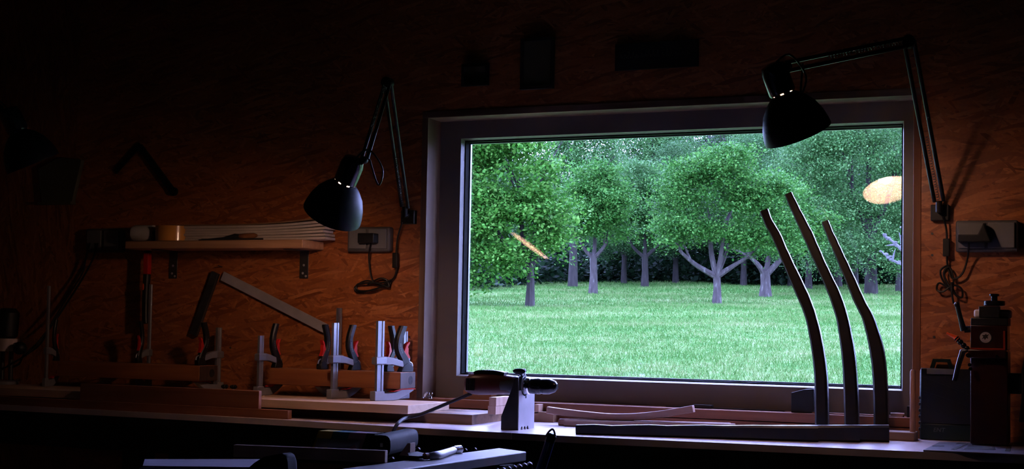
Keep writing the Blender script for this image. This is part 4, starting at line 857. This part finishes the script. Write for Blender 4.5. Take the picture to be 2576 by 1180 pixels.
m = MB(); c = onY(813, 822, -.016); m.cyl((c.x, -.0157, c.z), (c.x, -.0165, c.z), .006, 14); obj('hang_hole', m, M['knot'], sq)
m = MB(); c = onY(552, 678, -.02); m.cyl((c.x, -.0005, c.z+.012), (c.x, -.03, c.z+.016), .0022, 8); tag(obj('nail', m, M['dsteel']), 'nail in the board wall that the steel square hangs from', 'nail')
s2 = thing('angle_gauge', onY(350, 366, -.012), 'black folded angle gauge hanging high on the board wall above the shelf', 'square')
obj('blade', bar2(onY(350, 366, -.010), onY(293, 430, -.010), .022, .004, -.010, ext=.008), M['black'], s2)
m = bar2(onY(352, 368, -.018), onY(436, 482, -.018), .026, .012, -.019); e = onY(437, 482, -.019); m.lathe(((.019, 0), (.019, .012), (.008, .012), (.008, 0), (.019, 0)), (e.x, -.013, e.z), (0, -1, 0), 20); obj('stock', m, M['black'], s2)
# paper pocket and pale strand
pp = thing('paper_pocket', onY(150, 512, 0), 'dim wrinkled paper pocket on the board wall below the far left lamp', 'paper')
q = [onY(98, 425, -.012), onY(148, 396, -.02), onY(206, 402, -.02), onY(182, 508, -.02), onY(105, 512, -.02)]
m = MB(); m.prism([(p.x, p.z) for p in q], 'y', -.022, -.0006); obj('pocket_sheet', m, M['papdim'], pp, bev=.003)
m = MB(); a, b2 = onY(100, 510, -.02), onY(183, 507, -.02); m.box(a.x, b2.x, -.035, -.0006, b2.z-.012, b2.z-.0005); obj('pocket_lip', m, M['papdim'], pp)

# ------------------------------------------------------------------ wall sockets
def socket(px0, px1, py0, py1, label, lids):
    a, b2 = onY(px0, py0, -.02), onY(px1, py1, -.02)
    t = thing('wall_socket', ((a.x+b2.x)/2, 0, b2.z), label, 'wall socket', 'surface wall sockets')
    obj('box', MB().box(a.x, b2.x, -.036, -.0006, b2.z, a.z), M['grey'], t, bev=.008, seg=3)
    w_ = (b2.x-a.x)
    for f0, f1 in lids:
        obj('flap', MB().box(a.x+w_*f0, a.x+w_*f1, -.043, -.0362, b2.z+.012, a.z-.008), M['grey2'], t, bev=.003)
    return t
k1 = socket(879, 984, 572, 634, 'double grey socket on the wall just left of the window', ((.06, .46), (.52, .94)))
k2 = socket(2405, 2562, 556, 634, 'double grey socket on the wall right of the window', ((.05, .48), (.52, .95)))
k3 = socket(222, 309, 576, 635, 'grey socket at the left end of the wall shelf with two cables', ((.06, .46), (.54, .94)))
def tubeobj(name, pts, r, mat, parent, sm=5, n=7): return obj(name, MB().tube(pts, r, n, sm), mat, parent)

# ------------------------------------------------------------------ desk lamps
def make_lamp(label, rim, axis, mount, elbow, lit, cord_pts=None, sw=None, plug=None, side=Vector((1, 0, 0)), loops=None, bulbpow='bulb', bulb_in=.030):
    rim, axis, mount, elbow = Vector(rim), Vector(axis).normalized(), Vector(mount), Vector(elbow)
    t = thing('desk_lamp', (mount.x, 0, mount.z-.04), label, 'lamp', 'black jointed work lamps')
    u = -axis
    sh = obj('shade', MB().lathe(((.1045, 0), (.105, .002), (.1035, .018), (.097, .048), (.083, .082), (.062, .110), (.044, .126), (.035, .132)), rim, u, 44), M['lampblack'], t)
    obj('reflector', MB().lathe(((.1045, 0), (.1015, .018), (.095, .048), (.081, .081), (.060, .108), (.042, .124), (.033, .130)), rim+u*.0005, u, 40), M['lampwhite'], sh)
    # slotted socket housing
    m = MB(); n = 24; w1 = u.orthogonal().normalized(); w2 = u.cross(w1)
    hs = (.1315, .1375, .1425, .205, .226, .233); rs = (.0345, .0400, .0410, .0410, .035, .012)
    V = [[m.bm.verts.new(rim+u*h+(w1*math.cos(2*math.pi*k/n)+w2*math.sin(2*math.pi*k/n))*r) for k in range(n)] for h, r in zip(hs, rs)]
    for i in range(5):
        for k in range(n):
            if i == 1 and k % 3 == 0: continue
            m.face([V[i][k], V[i][(k+1) % n], V[i+1][(k+1) % n], V[i+1][k]])
    m.face(V[-1]); obj('socket_housing', m, M['blackgloss'], t)
    obj('lamp_holder', MB().cyl(rim+u*(bulb_in+.078), rim+u*.195, .017, 16), M['lampwhite'] if lit else M['black'], t)
    m = MB(); m.lathe(((.002, 0), (.018, .005), (.029, .022), (.030, .034), (.024, .052), (.014, .068), (.013, .078)), rim+u*bulb_in, u, 20, True); obj('bulb', m, M[bulbpow] if lit else M['bulboff'], t)
    hp = rim+u*.21
    yoke = hp+side*.040+Vector((0, 0, .012))
    obj('head_joint', MB().tube([hp+side*.018, yoke], .010, 10).ball(yoke, .014), M['lampblack'], t)
    d1 = (elbow-yoke).normalized(); ps = d1.cross(Vector((0, 1, 0))).normalized()*.013
    obj('upper_arm', MB().tube([yoke+ps, elbow+ps], .0062, 8).tube([yoke-ps, elbow-ps], .0062, 8), M['lampblack'], t)
    d2 = (mount-elbow).normalized(); ps2 = d2.cross(Vector((0, 1, 0))).normalized()*.015; top = mount+Vector((0, 0, .03))
    obj('lower_arm', MB().tube([elbow+ps2, top+ps2], .0068, 8).tube([elbow-ps2, top-ps2], .0068, 8), M['lampblack'], t)
    obj('elbow_joint', MB().cyl(elbow-Vector((0, .016, 0)), elbow+Vector((0, .016, 0)), .020, 18), M['lampblack'], t)
    def coil(a, b2, off):
        P = []; a, b2 = Vector(a)+off, Vector(b2)+off; d = (b2-a); x = d.orthogonal().normalized(); y = d.normalized().cross(x); N = 150
        for i in range(N): an_ = i*2*math.pi/6; P.append(a+d*(i/(N-1))+(x*math.cos(an_)+y*math.sin(an_))*.0045)
        return P
    oo = Vector((0, -.014, 0))
    obj('tension_spring', MB().tube(coil(yoke.lerp(elbow, .32), elbow.lerp(yoke, .05), oo), .0011, 4), M['dsteel'], t)
    obj('tension_spring', MB().tube(coil(top, top.lerp(elbow, .42), oo), .0011, 4), M['dsteel'], t)
    obj('wall_bracket', MB().box(mount.x-.030, mount.x+.030, -.028, -.0006, mount.z-.035, mount.z+.020), M['black'], t, bev=.003)
    obj('swivel_post', MB().tube([(mount.x, -.030, mount.z), tuple(mount+Vector((0, 0, -.005))), tuple(top)], .011, 10), M['lampblack'], t)
    c = Vector(hp+u*.015); obj('head_cable', MB().tube([c, c+side*.05+Vector((0, 0, .035)), c+side*.10-Vector((0, 0, .03)), c+side*.085-Vector((0, 0, .085)), yoke.lerp(elbow, .12)], .0032, 7, 5), M['cord'], t)
    if cord_pts: tubeobj('cord', cord_pts, .0035, M['cord'], t)
    if sw: obj('cord_switch', MB().box(sw.x-.011, sw.x+.011, sw.y-.009, sw.y+.009, sw.z-.030, sw.z+.030), M['black'], t, bev=.003)
    if loops:
        m = MB()
        for L in loops: m.tube(L, .0035, 7, 5)
        obj('cord_bundle', m, M['cord'], t)
    if plug: obj('plug', plug, M['black'], t, bev=.003)
    return t
lw = lambda px, py, y=-.02: onY(px, py, y)
# left lamp
eL = onY(975, 208, -.42); mL = onY(1018, 540, -.05)
plL = MB(); a = lw(908, 588, -.05); b2 = lw(950, 612, -.05); plL.box(a.x+.004, b2.x, -.085, -.0436, b2.z, a.z)
loopsL = [[lw(985, 706, -.012), lw(960, 722, -.02), lw(905, 735, -.014), lw(893, 722, -.012), lw(925, 706, -.02), lw(965, 722, -.016), lw(982, 712, -.012), lw(958, 700, -.02), lw(925, 716, -.016)],
          [lw(983, 704, -.022), lw(945, 728, -.026), lw(902, 731, -.022), lw(900, 715, -.022), lw(945, 712, -.028), lw(978, 722, -.022), lw(972, 704, -.022)]]
make_lamp('lit black desk lamp left of the window, its shade tipped toward the board wall', (-2.55, -.715, 1.674), (-.52, .262, -.81), mL, eL, True,
          [lw(1012, 560, -.034), lw(1000, 600, -.022), lw(996, 650, -.018), lw(997, 682, -.016), lw(985, 704, -.014), lw(950, 712, -.02), lw(935, 700, -.02), lw(928, 650, -.03), lw(932, 613, -.06)], lw(995, 655, -.02), plL, Vector((.95, .3, 0)), loopsL)
# right lamp
eR = onY(2287, 105, -.44); mR = onY(2362, 528, -.05)
plR = MB(); a = lw(2412, 592, -.05); b2 = lw(2446, 610, -.05); plR.prism([(a.x, b2.z), (cx(2495, 612, -.05), b2.z), (cx(2476, 562, -.05), onY(2476, 562, -.05).z), (cx(2462, 592, -.05), a.z), (a.x, a.z)], 'y', -.085, -.0436)
loopsR = [[lw(2383, 668, -.014), lw(2366, 680, -.02), lw(2372, 706, -.02), lw(2394, 730, -.02), lw(2398, 700, -.02), lw(2388, 672, -.02), lw(2374, 690, -.025), lw(2396, 734, -.025)],
          [lw(2396, 732, -.02), lw(2364, 712, -.02), lw(2357, 728, -.02), lw(2372, 734, -.024), lw(2396, 718, -.024), lw(2418, 726, -.02), lw(2420, 748, -.02), lw(2404, 742, -.02), lw(2396, 722, -.02)],
          [lw(2394, 710, -.03), lw(2395, 740, -.03), lw(2399, 764, -.03)]]
make_lamp('lit black desk lamp hanging before the upper right of the window', (-.921, -.71, 1.896), (.264, .382, -.864), mR, eR, True,
          [lw(2372, 545, -.034), lw(2381, 580, -.02), lw(2382, 640, -.018), lw(2384, 668, -.014), lw(2396, 700, -.02), lw(2420, 690, -.024), lw(2434, 650, -.03), lw(2437, 611, -.06)], lw(2381, 623, -.02), plR, Vector((.95, .3, 0)), loopsR, bulb_in=.040)
# far-left lamp, switched off
rF = onY(84, 412, -.72); mF = onY(-130, 545, -.05); eF = onY(-150, 160, -.42)
make_lamp('unlit black desk lamp at the far left edge above the paper pocket', rF, (.25, .36, -.87), mF, eF, False, None, None, None, Vector((-.95, -.2, 0)))

# ------------------------------------------------------------------ router at the far left
ry = -.27
ro = thing('router', (cx(10, 950, ry), ry+.04, ZA), 'plunge router with black motor and side knob cut by the left edge of the photo', 'router')
rx = cx(0, 860, ry)
def rz2(py): return onY(10, py, ry).z
obj('motor_housing', MB().lathe(((.030, 0), (.042, .010), (.045, .05), (.047, rz2(775)-rz2(852)-.02), (.030, rz2(775)-rz2(852))), (rx-.006, ry+.05, rz2(852)), (0, 0, 1), 26, True), M['black'], ro)
obj('carriage', MB().lathe(((.048, 0), (.050, .004), (.050, rz2(852)-rz2(884)), (.044, rz2(852)-rz2(884)+.0)), (rx-.006, ry+.05, rz2(884)), (0, 0, 1), 26, True), M['machwhite'], ro)
kx2 = cx(30, 866, ry); obj('side_handle_stem', MB().tube([(rx+.03, ry+.05, rz2(868)), (cx(33, 868, ry), ry+.03, rz2(868))], .011, 12), M['grey2'], ro)
obj('side_knob', MB().ball((cx(50, 874, ry+.02), ry+.02, rz2(875)), .029, (1, 1, .98)), M['black'], ro)
for dx in (-.03, .018): obj('plunge_column', MB().cyl((rx+dx, ry+.05, ZA+.02), (rx+dx, ry+.05, rz2(884)), .010, 12), M['dsteel'], ro)
obj('base', MB().lathe(((.060, 0), (.060, .012), (.050, .016)), (rx-.014, ry+.05, ZA+.0003), (0, 0, 1), 30, True), M['cast'], ro)
cpts = [lw(246, 612, -.05), lw(232, 655, -.03), lw(205, 705, -.03), lw(160, 775, -.03), lw(133, 815, -.06), lw(115, 838, -.12), lw(90, 868, -.16), lw(60, 893, -.2), (rx+.055, ry+.06, rz2(915)), (rx+.02, ry+.05, rz2(925))]
tubeobj('power_cord', cpts, .0045, M['cord'], ro)
cp2 = [lw(228, 612, -.05), lw(218, 660, -.03), lw(210, 700, -.025), lw(212, 760, -.02), lw(180, 830, -.02), lw(120, 858, -.10), lw(95, 880, -.15), (rx+.07, ry+.05, rz2(917)), (rx+.03, ry+.06, rz2(928))]
cc = tubeobj('extension_cable', [lw(226, 612, -.055), lw(216, 650, -.03), lw(206, 690, -.04), lw(168, 750, -.05), lw(133, 808, -.08), lw(104, 862, -.15), lw(70, 890, -.2), lw(30, 915, -.24), lw(-30, 950, -.25)], .004, M['cord'], None); tag(cc, 'second thin black cable running from the left socket past the router', 'cable')

# dark picture and sign high above the window
def frame_pic(px0, px1, py0, py1, label, w_=.012, mat='benchdark'):
    a, b2 = onY(px0, py0, -.01), onY(px1, py1, -.01); t = thing('picture_frame', ((a.x+b2.x)/2, 0, b2.z), label, 'picture')
    m = MB(); m.box(a.x, b2.x, -.018, -.0006, a.z-w_, a.z); m.box(a.x, b2.x, -.018, -.0006, b2.z, b2.z+w_); m.box(a.x, a.x+w_, -.018, -.0006, b2.z+w_, a.z-w_); m.box(b2.x-w_, b2.x, -.018, -.0006, b2.z+w_, a.z-w_); obj('frame', m, M[mat], t)
    obj('panel', MB().box(a.x+w_, b2.x-w_, -.008, -.0006, b2.z+w_, a.z-w_), M['papdim'], t)
frame_pic(1312, 1392, 98, 222, 'tall dark picture frame on the wall above the window')
frame_pic(1163, 1228, 162, 214, 'small dark picture low on the wall above the window\'s left end')
a, b2 = onY(1548, 112, -.01), onY(1756, 166, -.01)
sg = thing('name_board', ((a.x+b2.x)/2, 0, b2.z), 'dark lettered board on the wall above the middle of the window', 'sign')
obj('board', MB().box(a.x, b2.x, -.012, -.0006, b2.z, a.z), M['sign'], sg)
m = MB(); zc = (a.z+b2.z)/2; rs = random.Random(3); xx = a.x+.02
while xx < b2.x-.03:
    hgt = rs.choice((.010, .012, .022)); m.tube([(xx, -.0128, zc-.008), (xx+.003, -.0128, zc+hgt), (xx+.008, -.0128, zc-.006), (xx+.012, -.0128, zc+.004)], .0011, 4, 3); xx += rs.uniform(.013, .020)
obj('script_strokes', m, M['signink'], sg)
for (px, py) in ((2345, 588), (2345, 642), (580, 875), (2350, 848), (1030, 848)):
    p = onY(px, py, 0); tag(obj('screw_head', MB().cyl((p.x, -.0004, p.z), (p.x, -.0022, p.z), .0042, 12), M['dsteel']), {588: 'upper screw head in the wall right of the window below the lamp bracket', 642: 'lower screw head in the wall right of the window beside the cord bundle', 875: 'screw head in the board wall beside the clear clamp bar', 848: ''}[py] or ('dark screw head in the wall above the green case' if px > 2000 else 'screw head in the wall behind the near clamp levers'), 'screw')

# ------------------------------------------------------------------ foreground table
ZT2 = .95
T = [onZ(1255, 1127, ZT2), onZ(1324, 1136, ZT2), onZ(985, 1184, ZT2)]
v1 = (T[2]-T[1]).normalized(); v2 = (T[0]-T[1])
Lft = T[1]+v1*1.5
tb = thing('assembly_table', (T[1].x-.5, T[1].y, 0), 'low work table corner in the foreground with twist drills along its edge', 'table')
back = T[0]+v1*1.15
poly = [T[1], T[0], back, Lft]
topo = obj('table_top', MB().prism([(p.x, p.y) for p in poly], 'z', ZT2-.026, ZT2), plain('worn_plywood', (.27, .235, .23), .5, noise=.25, nscale=16), tb, bev=.003)
for p in (T[1].lerp(back, .12), Lft.lerp(back, .2).lerp(T[1], .1), T[0].lerp(back, .9).lerp(T[1], .05)): obj('leg', MB().box(p.x-.03, p.x+.03, p.y-.03, p.y+.03, 0, ZT2-.0265), M['benchdark'], tb)
# row of twist drills standing in a rail along the near edge
nrm = Vector((v1.y, -v1.x, 0)); nrm = nrm if nrm.y < 0 else -nrm
ra = T[1]+v1*.005+nrm*.012; rl = MB()
q0, q1 = ra, ra+v1*.42
rl.obox((q0+q1)/2+Vector((0, 0, -.115)), (q1-q0)/2, nrm*.012, Vector((0, 0, .018))); rail = obj('drill_rail', rl, M['benchdark'], tb)
for k in range(12):
    b = ra+v1*(.008+.030*k)+nrm*.006; hgt = ZT2-.030-.0006*k
    t = thing('twist_drill', b+Vector((0, 0, ZT2-.13-b.z)), ['twist drill at the very corner of the foreground table', 'second twist drill from the corner of the foreground table', 'third twist drill from the corner of the foreground table', 'fourth twist drill from the corner of the foreground table', 'fifth twist drill from the corner of the foreground table', 'sixth twist drill from the corner of the foreground table', 'seventh twist drill from the corner of the foreground table', 'eighth twist drill from the corner of the foreground table', 'ninth twist drill from the corner of the foreground table', 'tenth twist drill from the corner of the foreground table', 'eleventh twist drill from the corner of the foreground table', 'twelfth twist drill from the corner, nearest the photo\'s bottom edge'][k], 'drill bit', 'twist drills on the table edge')
    m = MB(); R_ = .0095
    for s in (0, math.pi):
        P = [Vector((R_*.62*math.cos(s+i*.55), R_*.62*math.sin(s+i*.55), .012+i*(hgt-(ZT2-.13)-.014)/22)) for i in range(23)]; m.tube(P, .0056, 6)
    obj('fluted_body', m, M['dsteel'], t, local=True)
    obj('drill_tip', MB().lathe(((.0085, 0), (.0075, .004), (.001, .008)), (0, 0, hgt-(ZT2-.13)-.004), (0, 0, 1), 12, True), M['brushed'], t, local=True)
# things on the table
def tz(px, py): return onZ(px, py, ZT2)
a, b2 = tz(586, 1150), tz(968, 1167); b2 = tz(968, 1166); dd = (b2-a).normalized(); n2 = Vector((-dd.y, dd.x, 0)); h_ = .031
m = MB(); e = n2*.022; up = Vector((0, 0, h_)); o_ = Vector((0, 0, .0005)); m.hexa([a+o_, b2+o_, b2+e+o_, a+e+o_, a+up, b2+up, b2+e+up, a+e+up]); tag(obj('timber_offcut', m, M['mdf2'], bev=.0015), 'long dark timber batten lying on the foreground table', 'batten')
a0 = a; zz_ = ZT2+h_
# printed packet behind the batten
pk = thing('parts_packet', (tz(870, 1150).x, tz(870, 1150).y+.08, ZT2), 'colour-striped parts packet wrapped in crumpled film on the foreground table', 'packet')
yk2 = tz(870, 1150).y+.075
for i, (p0, p1, mt) in enumerate(((783, 820, 'ochre'), (820, 862, 'teal'), (862, 905, 'mauve'), (905, 925, 'green'))):
    x0_, x1_ = cx(p0, 1110, yk2), cx(p1, 1110, yk2); z1_ = onY(850, 1088, yk2).z
    obj('coloured_panel', MB().hexa([(x0_, yk2, ZT2+.0005), (x1_, yk2, ZT2+.0005), (x1_, yk2+.06, ZT2+.0005), (x0_, yk2+.06, ZT2+.0005), (x0_+.010, yk2+.02, z1_), (x1_+.010, yk2+.02, z1_), (x1_+.010, yk2+.07, z1_), (x0_+.010, yk2+.07, z1_)]), M[mt], pk)
m = MB(); pts = [(790, 1127), (820, 1125), (850, 1129), (872, 1130), (891, 1118), (900, 1133)]; A = []; B = []
for i, p in enumerate(pts):
    q = onY(*p, yk2-.012); A.append(m.bm.verts.new(q)); B.append(m.bm.verts.new((q.x+.004, q.y+.010, ZT2+.038)))
for i in range(5): m.face([A[i], A[i+1], B[i+1], B[i]])
o = obj('crumpled_film', m, M['bag'], pk); sm_ = o.modifiers.new('thick', 'SOLIDIFY'); sm_.thickness = .0012
# black hooded nozzle
nz0 = onY(955, 1112, yk2-.01); back_ = onY(1022, 1100, yk2+.22); ax_ = (back_-nz0); ax_.z = 0; axn = ax_.normalized(); sdv = Vector((axn.y, -axn.x, 0)); nzl = thing('vacuum_nozzle', (nz0.x, nz0.y, ZT2), 'black rounded hollow nozzle lying on the foreground table', 'nozzle')
hN = (onY(960, 1094, yk2).z-ZT2-.001)/2; wN = .030; cN = Vector((nz0.x, nz0.y, ZT2+.001+hN)); m = MB(); rg = []
def rr_(c, w_, h_2, k_=20): return [c+sdv*(w_*math.copysign(abs(math.cos(a))**.6, math.cos(a)))+Vector((0, 0, h_2*math.copysign(abs(math.sin(a))**.6, math.sin(a)))) for a in [2*math.pi*i/k_ for i in range(k_)]]
for s, ww_, hh2 in ((.0, wN, hN), (.10, wN, hN), (.20, wN*.9, hN), (.26, wN*.9, hN*1.0), (.26, wN*.8, hN*.85), (.02, wN*.88, hN*.85), (0, wN*.9, hN*.88)): rg.append(rr_(cN+axn*s, ww_, hh2))
m.rings(rg, cap=False, closed=True); obj('hood', m, M['blackmatt'], nzl)
m = MB(); c = cN+axn*.06; m.obox(c, sdv*wN*.8, axn*.002, Vector((0, 0, hN*.8))); obj('inner_baffle', m, M['knot'], nzl)
m = MB(); c = onY(955, 1112, nz0.y+.001)+axn*.005; c2 = cN+axn*.004+sdv*.004+Vector((0, 0, .001)); m.obox(c2, sdv*.0035, axn*.0015, Vector((0, 0, .005))); obj('white_mark', m, M['white'], nzl)
# wooden wedge by the nozzle
q = onZ(1012, 1146, ZT2); m = MB(); m.prism([(q.x-.005, ZT2+.0005), (q.x+.028, ZT2+.0005), (q.x+.028, ZT2+.034), (q.x+.020, ZT2+.034)], 'y', q.y-.01, q.y+.02) ; tag(obj('wood_wedge', m, M['endgrain'], bev=.001), 'small pale wood wedge beside the black nozzle', 'wedge')
# white handled knife
kf = thing('carving_tool', tz(1090, 1156)+Vector((0, 0, 0)), 'white handled carving tool with bright ferrule on the foreground table', 'carving tool')
Pk = [tz(1076, 1157), tz(1100, 1155), tz(1125, 1147), tz(1142, 1141), tz(1160, 1139)]
Pk = [p+Vector((0, 0, .0095)) for p in Pk]
obj('handle', MB().tube(spline(Pk[:4], 5), [.0075, .0085, .0095, .0105, .011, .0112, .0112, .011, .0108, .0105, .010, .010, .010, .010, .010, .0095], 12), M['white'], kf)
obj('ferrule', MB().cyl(Pk[3], Pk[3].lerp(Pk[4], .85), .0112, 16), M['chrome'], kf)
obj('butt_collar', MB().cyl(Pk[0]-(Pk[1]-Pk[0]).normalized()*.012, Pk[0], .0085, 12), M['handlewood'], kf)
m = MB(); bl_ = [tz(1072, 1157), tz(1052, 1159), tz(1028, 1157), tz(1025, 1150), tz(1050, 1146), tz(1066, 1150)]; m.prism([(p.x, p.y) for p in bl_], 'z', ZT2+.006, ZT2+.011); obj('blade', m, M['dsteel'], kf, bev=.001)
for i, (px, py) in enumerate(((984, 1156), (1088, 1147), (1168, 1134), (1192, 1132), (1124, 1133), (1050, 1132))):
    q = tz(px, py); m = MB(); m.sweep(spline([q+Vector((-.008, 0, .0012)), q+Vector((-.003, .003, .005)), q+Vector((.004, .001, .006)), q+Vector((.009, -.003, .002))], 3), [.003]*10, [.0004]*10, (0, 1, 0), ch=.1)
    tag(obj('wood_shaving', m, M['shav']), ['curled shaving just off the batten end', 'shaving beside the white tool handle', 'shaving past the bright ferrule', 'furthest curled shaving toward the table corner', 'shaving above the bright ferrule on the foreground table', 'shaving by the small pale wedge'][i], 'shaving', 'shavings on the foreground table')
# white stained board at the bottom edge and black rounded case
ZW = ZT2+.012
a, b2, c_, d_ = onZ(359, 1172, ZW), onZ(700, 1176, ZW), onZ(690, 1155, ZW), onZ(364, 1155, ZW)
m = MB(); bb = 0.020
fr = [onZ(362, 1196, ZW-.02), onZ(720, 1200, ZW-.02)]
m.prism([(p.x, p.y) for p in (a, b2, c_, d_)], 'z', ZW-.020, ZW); sb_ = thing('stained_board', ((a.x+b2.x)/2, a.y, ZW-.02), 'white paint-stained board at the bottom edge of the photo', 'board'); obj('board', m, M['paint'], sb_)
m = MB(); m.prism([(p.x, p.y) for p in (a-Vector((0, .012, 0)), b2-Vector((0, .012, 0)), b2-Vector((0, .001, 0)), a-Vector((0, .001, 0)))], 'z', ZW-.075, ZW-.003); obj('blue_edge', m, M['bag'], sb_)
for p in (a.lerp(c_, .1), b2.lerp(d_, .1)): obj('trestle_leg', MB().box(p.x-.02, p.x+.02, p.y, p.y+.04, 0, ZW-.0205), M['benchdark'], sb_)
cs = [(640, 1184), (668, 1160), (690, 1146), (736, 1137), (746, 1142), (751, 1160), (752, 1190)]
yc_ = b2.y-.03
m = MB(); m.prism([(onY(*p, yc_).x, onY(*p, yc_).z) for p in cs], 'y', yc_-.05, yc_-.004)
bc = thing('black_case', (onY(700, 1180, yc_).x, yc_-.03, onY(700, 1190, yc_).z), 'black rounded tool case end at the bottom edge beside the stained board', 'case'); obj('case_body', m, M['blackmatt'], bc, bev=.006, seg=3)
p = onY(705, 1185, yc_); m = MB(); m.box(p.x-.03, p.x+.03, yc_-.045, yc_-.010, 0, onY(705, 1183, yc_).z); obj('stand_post', m, M['benchdark'], bc)
# blue tool standing up at the bottom edge
yb_ = onZ(1370, 1150, .95).y
fd = thing('file_handle', onY(1362, 1200, yb_), 'blue lacquered tool handle with a thin metal loop rising at the bottom edge', 'tool')
pa, pb = onY(1345, 1230, yb_), onY(1383, 1112, yb_)
obj('shaft', MB().tube([pa, pb], [.0135, .0125], 12), M['blue'], fd)
obj('collar', MB().tube([pb, pb+(pb-pa).normalized()*.018, pb+(pb-pa).normalized()*.024], [.0128, .0128, .007], 12), M['black'], fd)
lp = [onY(1373, 1098, yb_), onY(1380, 1087, yb_), onY(1389, 1080, yb_), onY(1394, 1086, yb_), onY(1396, 1098, yb_), onY(1392, 1112, yb_)]
obj('hanging_loop', MB().tube(lp, .0028, 8, 5), M['chrome'], fd)
obj('line', MB().tube([pa+Vector((.006, -.0125, 0)), pb+Vector((.004, -.0118, 0))], .0007, 5), M['bag'], fd)
m = MB(); m.box(pa.x-.03, pa.x+.03, yb_-.03, yb_+.03, 0, pa.z+.03); obj('tool_holder', m, M['benchdark'], fd)
